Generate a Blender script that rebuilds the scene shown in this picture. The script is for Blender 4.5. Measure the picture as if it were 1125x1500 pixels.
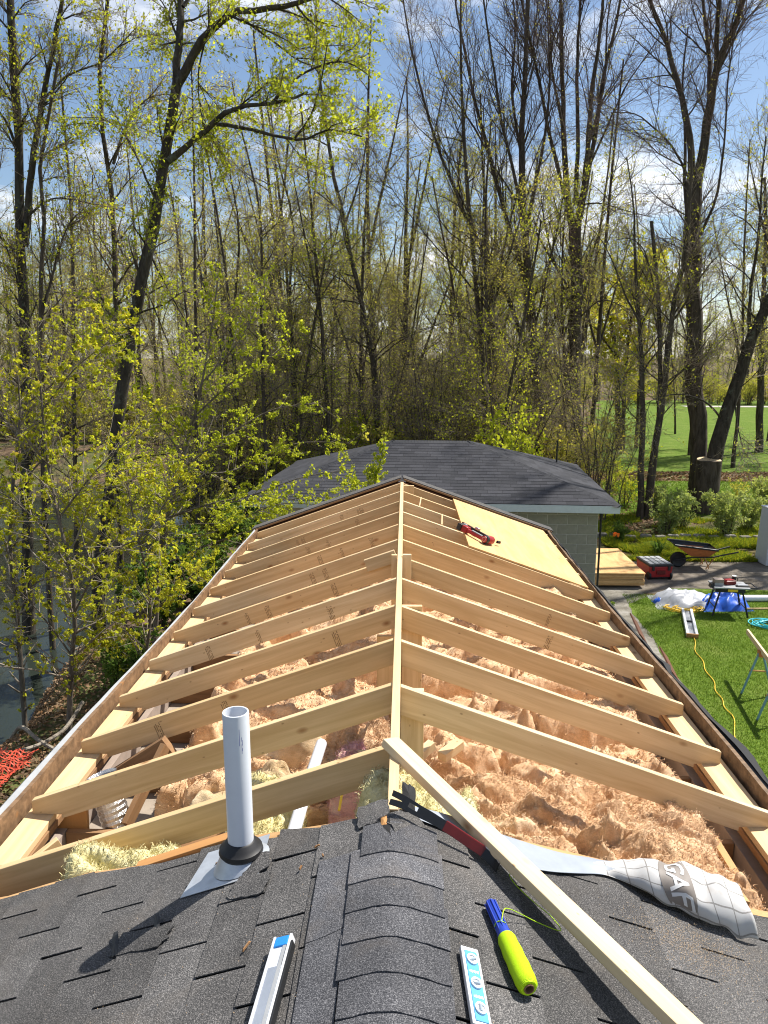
import bpy, bmesh, math, random
import numpy as np
from mathutils import Vector, Matrix

for o in list(bpy.data.objects):
    bpy.data.objects.remove(o)
SC = bpy.context.scene
COL = SC.collection

# ------------------------------------------------------------------ camera, sky, sun, exposure
FPX = 1130.0
TH = math.atan((750 - 523) / FPX)
YAW = math.radians(1.5655)
CAMP = Vector((0.0355, 0.0, 5.4))
cam = bpy.data.cameras.new("camera")
cam.sensor_fit = 'VERTICAL'
cam.sensor_height = 24.0
cam.lens = 24.0 * FPX / 1500.0
cam.clip_start = 0.05
cam.clip_end = 6000
camo = bpy.data.objects.new("camera", cam)
COL.objects.link(camo)
camo.location = CAMP
camo.rotation_euler = (math.pi / 2 - TH, 0, YAW)
SC.camera = camo

SUNV = Vector((0.466, 0.336, 0.818)).normalized()
SUN_EL = math.asin(SUNV.z)
SUN_AZ = math.atan2(SUNV.x, SUNV.y)
W = bpy.data.worlds.new("World")
SC.world = W
W.use_nodes = True
nt = W.node_tree
nt.nodes.clear()
wout = nt.nodes.new('ShaderNodeOutputWorld')
wbg = nt.nodes.new('ShaderNodeBackground')
wbg.inputs['Strength'].default_value = 0.078
sky = nt.nodes.new('ShaderNodeTexSky')
sky.sky_type = 'NISHITA'
sky.sun_disc = False
sky.sun_elevation = SUN_EL
sky.sun_rotation = SUN_AZ
sky.air_density = 1.0
sky.dust_density = 0.5
sky.ozone_density = 1.8
tc = nt.nodes.new('ShaderNodeTexCoord')
sep = nt.nodes.new('ShaderNodeSeparateXYZ')
nt.links.new(tc.outputs['Generated'], sep.inputs[0])
zz = nt.nodes.new('ShaderNodeMath'); zz.operation = 'MAXIMUM'; zz.inputs[1].default_value = 0.0
nt.links.new(sep.outputs['Z'], zz.inputs[0])
za = nt.nodes.new('ShaderNodeMath'); za.operation = 'ADD'; za.inputs[1].default_value = 0.12
nt.links.new(zz.outputs[0], za.inputs[0])
dv = nt.nodes.new('ShaderNodeVectorMath'); dv.operation = 'DIVIDE'
cz = nt.nodes.new('ShaderNodeCombineXYZ')
for k in range(3):
    nt.links.new(za.outputs[0], cz.inputs[k])
nt.links.new(tc.outputs['Generated'], dv.inputs[0])
nt.links.new(cz.outputs[0], dv.inputs[1])
cn = nt.nodes.new('ShaderNodeTexNoise')
cn.inputs['Scale'].default_value = 1.35
cn.inputs['Detail'].default_value = 9
cn.inputs['Roughness'].default_value = 0.58
mp = nt.nodes.new('ShaderNodeMapping')
mp.inputs['Location'].default_value = (3.4, 1.7, 0.0)
nt.links.new(dv.outputs[0], mp.inputs[0])
nt.links.new(mp.outputs[0], cn.inputs['Vector'])
cr = nt.nodes.new('ShaderNodeValToRGB')
cr.color_ramp.elements[0].position = 0.50
cr.color_ramp.elements[1].position = 0.66
nt.links.new(cn.outputs['Fac'], cr.inputs[0])
mx = nt.nodes.new('ShaderNodeMix'); mx.data_type = 'RGBA'
nt.links.new(cr.outputs['Color'], mx.inputs['Factor'])
nt.links.new(sky.outputs[0], mx.inputs[6])
mx.inputs[7].default_value = (9.5, 9.6, 9.8, 1)
nt.links.new(mx.outputs[2], wbg.inputs['Color'])
nt.links.new(wbg.outputs[0], wout.inputs['Surface'])

sun = bpy.data.lights.new("sun", 'SUN')
sun.energy = 5.0
sun.angle = math.radians(0.53)
sun.color = (1.0, 0.95, 0.87)
suno = bpy.data.objects.new("sun", sun)
COL.objects.link(suno)
suno.rotation_euler = (-SUNV).to_track_quat('-Z', 'Y').to_euler()
suno.location = SUNV * 60

SC.view_settings.view_transform = 'Standard'
SC.view_settings.look = 'None'
SC.view_settings.exposure = 0.78
SC.view_settings.gamma = 1.0
SC.render.engine = 'CYCLES'
SC.cycles.max_bounces = 6
SC.cycles.diffuse_bounces = 3
SC.cycles.glossy_bounces = 3
SC.cycles.transmission_bounces = 3
SC.cycles.transparent_max_bounces = 4
SC.cycles.use_denoising = True
SC.cycles.filter_width = 1.1

RNG = np.random.default_rng(7)
random.seed(5)


def at(px, py, Y):
    """point seen at a photograph pixel when it stands Y metres ahead"""
    X = (px - 562.5) / FPX; V = -(py - 750) / FPX
    fw = math.cos(TH) + V * math.sin(TH); up = -math.sin(TH) + V * math.cos(TH)
    d = Vector((X * math.cos(YAW) - fw * math.sin(YAW), fw * math.cos(YAW) + X * math.sin(YAW), up))
    return CAMP + d * (Y / d.y)


# ------------------------------------------------------------------ helpers
def tag(o, label=None, cat=None, group=None, kind=None):
    if label: o['label'] = label
    if cat: o['category'] = cat
    if group: o['group'] = group
    if kind: o['kind'] = kind
    return o


def link(name, data, parent=None, loc=None, rot=None, mat4=None):
    o = bpy.data.objects.new(name, data)
    COL.objects.link(o)
    if parent is not None: o.parent = parent
    if mat4 is not None: o.matrix_basis = mat4
    if loc is not None: o.location = loc
    if rot is not None: o.rotation_euler = rot
    return o


def empty(name, loc=(0, 0, 0), rz=0, label=None, cat=None, group=None):
    o = bpy.data.objects.new(name, None)
    o.empty_display_size = 0.1
    COL.objects.link(o)
    o.location = loc
    o.rotation_euler = (0, 0, rz)
    return tag(o, label, cat, group)


def copy_tree(o, parent=None):
    c = o.copy(); COL.objects.link(c); c.parent = parent
    for ch in o.children:
        copy_tree(ch, c)
    return c


def np_mesh(name, V, faces, mats, midx=None, smooth=False):
    """V (n,3); faces list of int arrays (m,k); midx list of material index per array"""
    me = bpy.data.meshes.new(name)
    V = np.asarray(V, dtype=np.float32)
    me.vertices.add(len(V))
    me.vertices.foreach_set('co', V.ravel())
    faces = [np.asarray(f, dtype=np.int32) for f in faces]
    nl = sum(f.size for f in faces); nf = sum(len(f) for f in faces)
    me.loops.add(nl)
    me.polygons.add(nf)
    me.loops.foreach_set('vertex_index', np.concatenate([f.ravel() for f in faces]))
    tot = np.concatenate([np.full(len(f), f.shape[1], dtype=np.int32) for f in faces])
    st = np.concatenate([[0], np.cumsum(tot)[:-1]]).astype(np.int32)
    me.polygons.foreach_set('loop_start', st)
    try:
        me.polygons.foreach_set('loop_total', tot)
    except Exception:
        pass
    if midx is not None:
        me.polygons.foreach_set('material_index', np.concatenate([np.full(len(f), m, dtype=np.int32) for f, m in zip(faces, midx)]))
    if smooth:
        me.polygons.foreach_set('use_smooth', np.ones(nf, dtype=bool))
    for m in (mats if isinstance(mats, (list, tuple)) else [mats]):
        me.materials.append(m)
    me.update(calc_edges=True)
    me.validate()
    return me


class MB:
    """collects plain shapes into one mesh"""
    def __init__(s):
        s.v = []; s.f = []; s.m = []
    def add(s, vs, fs, mi=0, M=None):
        b = len(s.v)
        for p in vs:
            p = Vector(p)
            s.v.append(tuple(M @ p if M is not None else p))
        for f in fs:
            s.f.append([b + i for i in f]); s.m.append(mi)
        return s
    def box(s, c, size, mi=0, M=None, taper=None):
        x, y, z = [k / 2 for k in size]
        tx = ty = 1.0
        if taper: tx, ty = taper
        vs = [(-x, -y, -z), (x, -y, -z), (x, y, -z), (-x, y, -z), (-x * tx, -y * ty, z), (x * tx, -y * ty, z), (x * tx, y * ty, z), (-x * tx, y * ty, z)]
        vs = [(a + c[0], b + c[1], d + c[2]) for a, b, d in vs]
        return s.add(vs, [(3, 2, 1, 0), (4, 5, 6, 7), (0, 1, 5, 4), (1, 2, 6, 5), (2, 3, 7, 6), (3, 0, 4, 7)], mi, M)
    def tube(s, pts, r, n=8, mi=0, caps=True, M=None, closed=False):
        pts = [Vector(p) for p in pts]; K = len(pts)
        rs = r if isinstance(r, (list, tuple)) else [r] * K
        vs = []; fs = []
        ref = None
        for i, p in enumerate(pts):
            a = pts[(i - 1) % K] if (i > 0 or closed) else p; b = pts[(i + 1) % K] if (i < K - 1 or closed) else p
            t = (b - a).normalized()
            if ref is None:
                ref = Vector((0, 0, 1)) if abs(t.z) < 0.9 else Vector((1, 0, 0))
                u = t.cross(ref).normalized()
            else:
                u = (u - t * u.dot(t)).normalized()
            w = t.cross(u)
            for k in range(n):
                an = 2 * math.pi * k / n
                vs.append(p + (u * math.cos(an) + w * math.sin(an)) * rs[i])
        for i in range(K if closed else K - 1):
            j = (i + 1) % K
            for k in range(n):
                l = (k + 1) % n
                fs.append((i * n + k, i * n + l, j * n + l, j * n + k))
        if caps and not closed:
            fs.append(tuple(range(n))[::-1]); fs.append(tuple((K - 1) * n + k for k in range(n)))
        return s.add(vs, fs, mi, M)
    def lathe(s, prof, n=16, mi=0, M=None):
        vs = []; fs = []
        for r, z in prof:
            for k in range(n):
                an = 2 * math.pi * k / n
                vs.append((r * math.cos(an), r * math.sin(an), z))
        for i in range(len(prof) - 1):
            for k in range(n):
                l = (k + 1) % n
                fs.append((i * n + k, i * n + l, (i + 1) * n + l, (i + 1) * n + k))
        return s.add(vs, fs, mi, M)
    def prism(s, poly, z0, z1, mi=0, M=None):
        n = len(poly)
        vs = [(x, y, z0) for x, y in poly] + [(x, y, z1) for x, y in poly]
        fs = [tuple(range(n))[::-1], tuple(range(n, 2 * n))] + [(i, (i + 1) % n, n + (i + 1) % n, n + i) for i in range(n)]
        return s.add(vs, fs, mi, M)
    def mesh(s, name, mats, bevel=0, smooth=False):
        me = bpy.data.meshes.new(name)
        me.from_pydata(s.v, [], s.f)
        for m in (mats if isinstance(mats, (list, tuple)) else [mats]):
            me.materials.append(m)
        me.polygons.foreach_set('material_index', s.m)
        bm = bmesh.new(); bm.from_mesh(me)
        bmesh.ops.recalc_face_normals(bm, faces=bm.faces)
        if bevel:
            ed = [e for e in bm.edges if len(e.link_faces) == 2 and e.calc_face_angle(0) > 0.5]
            bmesh.ops.bevel(bm, geom=ed, offset=bevel, segments=2, profile=0.5, affect='EDGES', clamp_overlap=True)
        bm.to_mesh(me); bm.free()
        if smooth:
            me.polygons.foreach_set('use_smooth', [True] * len(me.polygons))
            try:
                me.set_sharp_from_angle(angle=math.radians(40))
            except Exception:
                pass
        me.update()
        return me
    def build(s, name, mats, parent=None, loc=None, rot=None, mat4=None, bevel=0, smooth=False):
        return link(name, s.mesh(name, mats, bevel, smooth), parent, loc, rot, mat4)


def frame(p0, p1, up=(0, 0, 1)):
    p0 = Vector(p0); p1 = Vector(p1)
    x = (p1 - p0).normalized(); up = Vector(up)
    y = up.cross(x).normalized(); z = x.cross(y)
    M = Matrix((x, y, z)).transposed().to_4x4()
    M.translation = (p0 + p1) / 2
    return M, (p1 - p0).length


def board(name, p0, p1, th, dep, mat, parent=None, up=(0, 0, 1), bevel=0.003):
    """lumber from p0 to p1: th across (local y), dep along up (local z); grain along local x"""
    M, L = frame(p0, p1, up)
    return MB().box((0, 0, 0), (L, th, dep)).build(name, mat, parent, mat4=M, bevel=bevel)


_tab = np.random.default_rng(99).random((256, 256)).astype(np.float32)
def vnoise(x, y, s=0):
    x = np.asarray(x, dtype=np.float64) + s * 17.31; y = np.asarray(y, dtype=np.float64) + s * 9.77
    xi = np.floor(x).astype(int); yi = np.floor(y).astype(int)
    fx = x - xi; fy = y - yi
    fx = fx * fx * (3 - 2 * fx); fy = fy * fy * (3 - 2 * fy)
    g = lambda a, b: _tab[a & 255, b & 255]
    return (g(xi, yi) * (1 - fx) + g(xi + 1, yi) * fx) * (1 - fy) + (g(xi, yi + 1) * (1 - fx) + g(xi + 1, yi + 1) * fx) * fy
def fbm(x, y, o=4, s=0):
    r = 0; a = 0.5; f = 1.0
    for i in range(o):
        r = r + a * (vnoise(x * f, y * f, s + i) - 0.5); a *= 0.5; f *= 2.03
    return r


# ------------------------------------------------------------------ materials
def new_mat(name, rough=0.8, spec=0.3):
    m = bpy.data.materials.new(name); m.use_nodes = True
    n = m.node_tree.nodes; b = n['Principled BSDF']
    b.inputs['Roughness'].default_value = rough
    b.inputs['Specular IOR Level'].default_value = spec
    return m, m.node_tree, b


def N(t, typ, **kw):
    n = t.nodes.new(typ)
    for k, v in kw.items():
        setattr(n, k, v)
    return n


def ramp(t, src, stops):
    r = N(t, 'ShaderNodeValToRGB')
    e = r.color_ramp.elements
    while len(e) < len(stops): e.new(0.5)
    for el, (p, c) in zip(e, stops):
        el.position = p; el.color = (c[0], c[1], c[2], 1) if hasattr(c, '__len__') else (c, c, c, 1)
    t.links.new(src, r.inputs[0])
    return r.outputs[0]


def noise(t, vec, scale, detail=4, rough=0.55, dist=0.0):
    n = N(t, 'ShaderNodeTexNoise')
    n.inputs['Scale'].default_value = scale; n.inputs['Detail'].default_value = detail
    n.inputs['Roughness'].default_value = rough; n.inputs['Distortion'].default_value = dist
    if vec is not None: t.links.new(vec, n.inputs['Vector'])
    return n.outputs['Fac']


def mapping(t, src, scale=(1, 1, 1), loc=None):
    m = N(t, 'ShaderNodeMapping')
    m.inputs['Scale'].default_value = scale
    t.links.new(src, m.inputs['Vector'])
    if loc is not None: t.links.new(loc, m.inputs['Location'])
    return m.outputs[0]


def mixc(t, fac, a, b, mode='MIX'):
    m = N(t, 'ShaderNodeMix', data_type='RGBA', blend_type=mode)
    for inp, v in ((m.inputs['Factor'], fac), (m.inputs[6], a), (m.inputs[7], b)):
        if hasattr(v, 'links') or isinstance(v, bpy.types.NodeSocket): t.links.new(v, inp)
        elif hasattr(v, '__len__'): inp.default_value = (v[0], v[1], v[2], 1)
        else: inp.default_value = v
    return m.outputs[2]


def objrand(t):
    return N(t, 'ShaderNodeObjectInfo').outputs['Random']


def bump(t, b, h, strength=0.3, dist=0.01):
    n = N(t, 'ShaderNodeBump'); n.inputs['Strength'].default_value = strength; n.inputs['Distance'].default_value = dist
    t.links.new(h, n.inputs['Height']); t.links.new(n.outputs[0], b.inputs['Normal'])


def coords(t, which='Object'):
    return N(t, 'ShaderNodeTexCoord').outputs[which]


def plain(name, c, rough=0.6, metal=0.0, spec=0.4, var=0.12, sc=14, bmp=0.0):
    m, t, b = new_mat(name, rough, spec)
    b.inputs['Metallic'].default_value = metal
    f = noise(t, coords(t), sc, 5, 0.6)
    lo = [x * (1 - var) for x in c]; hi = [min(1, x * (1 + var)) for x in c]
    t.links.new(ramp(t, f, [(0.3, lo), (0.7, hi)]), b.inputs['Base Color'])
    if bmp: bump(t, b, noise(t, coords(t), sc * 8, 4), bmp, 0.004)
    return m


def wood(name, c0, c1, knot=(0.30, 0.15, 0.06), grain=28, knots=True, rough=0.65, stain=None):
    m, t, b = new_mat(name, rough, 0.25)
    oc = coords(t)
    r = N(t, 'ShaderNodeMath', operation='MULTIPLY'); r.inputs[1].default_value = 137.0
    t.links.new(objrand(t), r.inputs[0])
    cv = N(t, 'ShaderNodeCombineXYZ')
    for k in range(3): t.links.new(r.outputs[0], cv.inputs[k])
    v = mapping(t, oc, (1.4, grain, grain), cv.outputs[0])
    g = noise(t, v, 1.0, 6, 0.6, 0.6)
    col = ramp(t, g, [(0.30, c0), (0.68, c1)])
    big = noise(t, mapping(t, oc, (1.2, 3, 5), cv.outputs[0]), 1.0, 3)
    col = mixc(t, ramp(t, big, [(0.42, 0.0), (0.75, 0.40)]), col, [c0[0] * 0.82, c0[1] * 0.74, c0[2] * 0.62])
    # per-piece tone
    tone = ramp(t, objrand(t), [(0.0, (0.76, 0.71, 0.64)), (0.35, (1, 1, 1)), (0.7, (1.0, 0.93, 0.84)), (1.0, (0.93, 0.83, 0.71))])
    col = mixc(t, 1.0, col, tone, 'MULTIPLY')
    if knots:
        vo = N(t, 'ShaderNodeTexVoronoi'); vo.inputs['Scale'].default_value = 1.0
        t.links.new(mapping(t, oc, (3.3, 6.0, 6.0), cv.outputs[0]), vo.inputs['Vector'])
        k = ramp(t, vo.outputs['Distance'], [(0.035, 0.95), (0.085, 0.45), (0.13, 0.0)])
        col = mixc(t, k, col, knot)
        vo2 = N(t, 'ShaderNodeTexVoronoi'); vo2.inputs['Scale'].default_value = 1.0
        t.links.new(mapping(t, oc, (9, 15, 15), cv.outputs[0]), vo2.inputs['Vector'])
        k2 = ramp(t, vo2.outputs['Distance'], [(0.04, 0.6), (0.09, 0.0)])
        col = mixc(t, k2, col, [knot[0] * 0.7, knot[1] * 0.7, knot[2] * 0.7])
    t.links.new(col, b.inputs['Base Color'])
    bump(t, b, g, 0.15, 0.002)
    return m


M = {}
M['lumber'] = wood('framing_lumber', (0.56, 0.415, 0.23), (0.755, 0.61, 0.395))
M['lumber_pale'] = wood('pale_lumber', (0.62, 0.475, 0.285), (0.73, 0.595, 0.395))
M['oldwood'] = wood('old_wood', (0.20, 0.115, 0.06), (0.34, 0.20, 0.10), grain=18)
M['oldwood_orange'] = wood('old_orange_wood', (0.42, 0.22, 0.085), (0.55, 0.31, 0.13), grain=14)
M['weathered'] = wood('weathered_wood', (0.10, 0.065, 0.04), (0.27, 0.18, 0.11), grain=22)
M['darkwood'] = wood('dark_red_wood', (0.10, 0.045, 0.03), (0.17, 0.075, 0.045), grain=14, knots=False)
M['ply'] = wood('plywood', (0.55, 0.345, 0.15), (0.69, 0.475, 0.235), grain=9, knots=True, knot=(0.40, 0.24, 0.12))
M['plyedge'] = wood('plywood_edge', (0.42, 0.25, 0.115), (0.58, 0.37, 0.18), grain=90, knots=False)


def shingle_mat(name, lo, mid, hi, tint=(1, 1, 1), gscale=270, rnd=0.20):
    m, t, b = new_mat(name, 0.92, 0.25)
    oc = coords(t)
    g = noise(t, oc, gscale, 2, 0.7)
    col = ramp(t, g, [(0.30, lo), (0.52, mid), (0.72, hi)])
    big = noise(t, coords(t), 5, 4)
    col = mixc(t, 1.0, col, ramp(t, big, [(0.3, 0.78), (0.7, 1.18)]), 'MULTIPLY')
    dirt = noise(t, N(t, 'ShaderNodeNewGeometry').outputs['Position'], 2.6, 7, 0.7, 0.6)
    col = mixc(t, ramp(t, dirt, [(0.50, 0.0), (0.72, 0.42)]), col, (0.135, 0.115, 0.095))
    tone = ramp(t, objrand(t), [(0, 1 - rnd), (1, 1 + rnd)])
    col = mixc(t, 1.0, col, tone, 'MULTIPLY')
    col = mixc(t, 1.0, col, tint, 'MULTIPLY')
    t.links.new(col, b.inputs['Base Color'])
    bump(t, b, g, 0.7, 0.003)
    return m


M['shingle'] = shingle_mat('asphalt_shingle', (0.022, 0.022, 0.023), (0.075, 0.073, 0.072), (0.27, 0.255, 0.245))
M['shingle_cap'] = shingle_mat('ridge_cap_shingle', (0.022, 0.023, 0.027), (0.075, 0.076, 0.084), (0.265, 0.262, 0.27))
M['felt'] = plain('black_roofing_felt', (0.012, 0.012, 0.013), 0.8, bmp=0.3)


def garage_roof_mat():
    m, t, b = new_mat('garage_shingle', 0.9, 0.25)
    uv = coords(t, 'UV')
    br = N(t, 'ShaderNodeTexBrick')
    br.inputs['Scale'].default_value = 1.0
    br.inputs['Brick Width'].default_value = 0.31; br.inputs['Row Height'].default_value = 0.145
    br.inputs['Mortar Size'].default_value = 0.006; br.inputs['Bias'].default_value = 0.0
    br.inputs['Color1'].default_value = (0.024, 0.025, 0.030, 1); br.inputs['Color2'].default_value = (0.044, 0.045, 0.053, 1)
    br.inputs['Mortar'].default_value = (0.018, 0.018, 0.022, 1)
    t.links.new(uv, br.inputs['Vector'])
    g = noise(t, coords(t), 45, 4, 0.7)
    col = mixc(t, 1.0, br.outputs['Color'], ramp(t, g, [(0.3, 0.7), (0.7, 1.35)]), 'MULTIPLY')
    t.links.new(col, b.inputs['Base Color'])
    return m


M['gshingle'] = garage_roof_mat()
M['hipcap'] = plain('hip_cap_shingle', (0.036, 0.037, 0.043), 0.9, var=0.2, sc=30)
M['pvc'] = plain('white_pvc', (0.60, 0.63, 0.68), 0.32, spec=0.5, var=0.03)
M['rubber'] = plain('black_rubber', (0.015, 0.015, 0.016), 0.5)
M['galv'] = plain('galvanised_sheet', (0.50, 0.53, 0.57), 0.42, metal=0.55, var=0.12, sc=20)
M['alu'] = plain('aluminium', (0.62, 0.64, 0.67), 0.33, metal=0.8, var=0.06)
M['aluwhite'] = plain('bright_aluminium', (0.72, 0.73, 0.75), 0.45, metal=0.35, var=0.05)
M['foil'] = plain('foil', (0.80, 0.80, 0.80), 0.22, metal=0.95, var=0.08, sc=60, bmp=0.6)
M['blue'] = plain('blue_plastic', (0.02, 0.22, 0.62), 0.4)
M['cyan'] = plain('light_blue_paint', (0.07, 0.30, 0.52), 0.4, var=0.05)
M['deepblue'] = plain('dark_blue_plastic', (0.018, 0.05, 0.36), 0.38, var=0.06)
M['vial'] = plain('vial_ring', (0.80, 0.83, 0.86), 0.3, var=0.03)
M['vialglass'] = plain('vial_liquid', (0.30, 0.36, 0.42), 0.15, spec=0.6)
M['black'] = plain('black_plastic', (0.018, 0.018, 0.020), 0.5)
M['steel'] = plain('dark_steel', (0.03, 0.031, 0.033), 0.42, metal=0.5)
M['paleedge'] = plain('worn_steel', (0.55, 0.50, 0.46), 0.35, metal=0.7)
M['red'] = plain('red_plastic', (0.34, 0.018, 0.022), 0.38)
M['redpaint'] = plain('worn_red_paint', (0.13, 0.010, 0.009), 0.42, var=0.25)
M['grey'] = plain('grey_plastic', (0.30, 0.31, 0.32), 0.5)
M['white'] = plain('white_paint', (0.74, 0.75, 0.76), 0.5, var=0.05)
M['fascia'] = plain('pale_blue_grey_paint', (0.54, 0.60, 0.61), 0.6, var=0.06)
M['cabinet'] = plain('pale_grey_paint', (0.50, 0.53, 0.56), 0.5, var=0.04)
M['orange'] = plain('faded_orange_paint', (0.46, 0.16, 0.055), 0.5, var=0.2)
M['yellow'] = plain('yellow_cable', (0.80, 0.52, 0.03), 0.5)
M['teal'] = plain('teal_hose', (0.04, 0.50, 0.56), 0.45)
M['tealmetal'] = plain('blue_green_metal', (0.16, 0.33, 0.40), 0.5)
M['netting'] = plain('orange_netting', (0.50, 0.06, 0.028), 0.6, var=0.25)
M['brown'] = plain('cardboard_core', (0.22, 0.12, 0.06), 0.8)
M['ink'] = plain('ink', (0.20, 0.125, 0.06), 0.8)
M['inkblack'] = plain('black_ink', (0.03, 0.03, 0.03), 0.8)
M['mortar'] = plain('mortar', (0.46, 0.45, 0.40), 0.9, bmp=0.2)
M['block'] = plain('painted_block', (0.255, 0.25, 0.205), 0.88, var=0.14, sc=9, bmp=0.35)
M['tarpw'] = plain('silver_tarp', (0.33, 0.345, 0.375), 0.4, var=0.06)
M['tarpb'] = plain('blue_tarp', (0.02, 0.10, 0.52), 0.38, var=0.1)
M['chip'] = plain('wood_chip', (0.42, 0.30, 0.18), 0.8, var=0.2)
M['wallred'] = plain('old_siding', (0.30, 0.24, 0.20), 0.8)
M['drywall'] = plain('ceiling_board', (0.30, 0.25, 0.20), 0.9)
M['copper'] = plain('flower_orange', (0.85, 0.22, 0.02), 0.6)


def twine_mat():
    m, t, b = new_mat('lime_twine', 0.6, 0.3)
    oc = coords(t)
    w = N(t, 'ShaderNodeTexWave', wave_type='BANDS', bands_direction='Z')
    w.inputs['Scale'].default_value = 130; w.inputs['Distortion'].default_value = 4.0; w.inputs['Detail'].default_value = 2
    t.links.new(oc, w.inputs['Vector'])
    t.links.new(ramp(t, w.outputs['Fac'], [(0.1, (0.36, 0.62, 0.0)), (0.7, (0.56, 0.86, 0.01))]), b.inputs['Base Color'])
    bump(t, b, w.outputs['Fac'], 0.6, 0.002)
    return m


M['twine'] = twine_mat()


def insul_mat(name, a, c, d, sc=9):
    m, t, b = new_mat(name, 0.95, 0.1)
    oc = coords(t)
    n1 = noise(t, oc, sc, 6, 0.65, 0.8)
    col = ramp(t, n1, [(0.30, a), (0.52, c), (0.72, d)])
    n2 = noise(t, mapping(t, oc, (60, 160, 90)), 1.0, 5, 0.7, 1.5)
    col = mixc(t, 1.0, col, ramp(t, n2, [(0.3, 0.80), (0.65, 1.12)]), 'MULTIPLY')
    t.links.new(col, b.inputs['Base Color'])
    bump(t, b, n2, 0.8, 0.012)
    return m


M['ins_pink'] = insul_mat('tan_pink_fibreglass', (0.55, 0.32, 0.165), (0.77, 0.51, 0.305), (0.89, 0.68, 0.46))
M['ins_yellow'] = insul_mat('yellow_fibreglass', (0.72, 0.62, 0.28), (0.85, 0.77, 0.42), (0.92, 0.88, 0.62))
M['ins_rose'] = insul_mat('rose_fibreglass', (0.60, 0.28, 0.30), (0.78, 0.45, 0.46), (0.86, 0.62, 0.60))
M['kraft'] = insul_mat('kraft_paper', (0.50, 0.34, 0.18), (0.70, 0.54, 0.34), (0.84, 0.72, 0.52), sc=5)


def underlay_mat():
    m, t, b = new_mat('grey_underlayment', 0.55, 0.35)
    uv = coords(t, 'UV')
    br = N(t, 'ShaderNodeTexBrick'); br.offset = 0.0
    br.inputs['Scale'].default_value = 1.0
    br.inputs['Brick Width'].default_value = 0.075; br.inputs['Row Height'].default_value = 0.055
    br.inputs['Mortar Size'].default_value = 0.0022; br.inputs['Mortar Smooth'].default_value = 0.0
    br.inputs['Color1'].default_value = (0.47, 0.465, 0.46, 1); br.inputs['Color2'].default_value = (0.50, 0.495, 0.485, 1)
    br.inputs['Mortar'].default_value = (0.23, 0.22, 0.21, 1)
    t.links.new(uv, br.inputs['Vector'])
    d = noise(t, coords(t), 30, 5, 0.65)
    col = mixc(t, ramp(t, d, [(0.52, 0.0), (0.75, 0.45)]), br.outputs['Color'], (0.42, 0.36, 0.30))
    t.links.new(col, b.inputs['Base Color'])
    return m


M['underlay'] = underlay_mat()
M['underlay_back'] = plain('underlayment_plain_side', (0.27, 0.30, 0.345), 0.5, var=0.08)
M['printdark'] = plain('brown_grey_print', (0.20, 0.175, 0.155), 0.6)
M['printlight'] = plain('light_print', (0.60, 0.60, 0.60), 0.6, var=0.05)


def bark_mat(name, a, c, lichen=None, sc=9):
    m, t, b = new_mat(name, 0.95, 0.15)
    oc = coords(t)
    v = mapping(t, oc, (sc, sc, sc * 0.22))
    n1 = noise(t, v, 1.0, 7, 0.7, 0.5)
    col = ramp(t, n1, [(0.32, a), (0.70, c)])
    if lichen:
        n2 = noise(t, oc, 3.2, 5, 0.7)
        col = mixc(t, ramp(t, n2, [(0.56, 0.0), (0.68, 0.7)]), col, lichen)
    t.links.new(col, b.inputs['Base Color'])
    bump(t, b, n1, 0.9, 0.05)
    return m


M['bark'] = bark_mat('dark_bark', (0.034, 0.027, 0.021), (0.135, 0.112, 0.090))
M['bark_lichen'] = bark_mat('lichened_bark', (0.026, 0.022, 0.018), (0.10, 0.088, 0.072), (0.15, 0.17, 0.13))
M['bark_pale'] = bark_mat('grey_bark', (0.085, 0.07, 0.055), (0.24, 0.205, 0.165), sc=14)
M['twig'] = bark_mat('twig_bark', (0.16, 0.125, 0.09), (0.38, 0.315, 0.24), sc=6)
M['twig_red'] = bark_mat('reddish_twig_bark', (0.075, 0.05, 0.042), (0.20, 0.14, 0.125), sc=6)
M['twig_pale'] = bark_mat('pale_twig_bark', (0.17, 0.14, 0.11), (0.40, 0.35, 0.28), sc=6)


def leaf_mat(name, cols, trans=0.58):
    m = bpy.data.materials.new(name); m.use_nodes = True
    t = m.node_tree; t.nodes.clear()
    out = N(t, 'ShaderNodeOutputMaterial')
    geo = N(t, 'ShaderNodeNewGeometry')
    col = ramp(t, geo.outputs['Random Per Island'], [(i / max(1, len(cols) - 1), c) for i, c in enumerate(cols)])
    tone = ramp(t, objrand(t), [(0, (0.86, 0.9, 0.9)), (1, (1.1, 1.05, 1.0))])
    col = mixc(t, 1.0, col, tone, 'MULTIPLY')
    d = N(t, 'ShaderNodeBsdfDiffuse'); tr = N(t, 'ShaderNodeBsdfTranslucent')
    t.links.new(col, d.inputs[0])
    tcol = mixc(t, 1.0, col, (1.25, 1.2, 0.6), 'MULTIPLY')
    t.links.new(tcol, tr.inputs[0])
    mx_ = N(t, 'ShaderNodeMixShader'); mx_.inputs[0].default_value = trans
    t.links.new(d.outputs[0], mx_.inputs[1]); t.links.new(tr.outputs[0], mx_.inputs[2])
    t.links.new(mx_.outputs[0], out.inputs[0])
    return m


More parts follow.
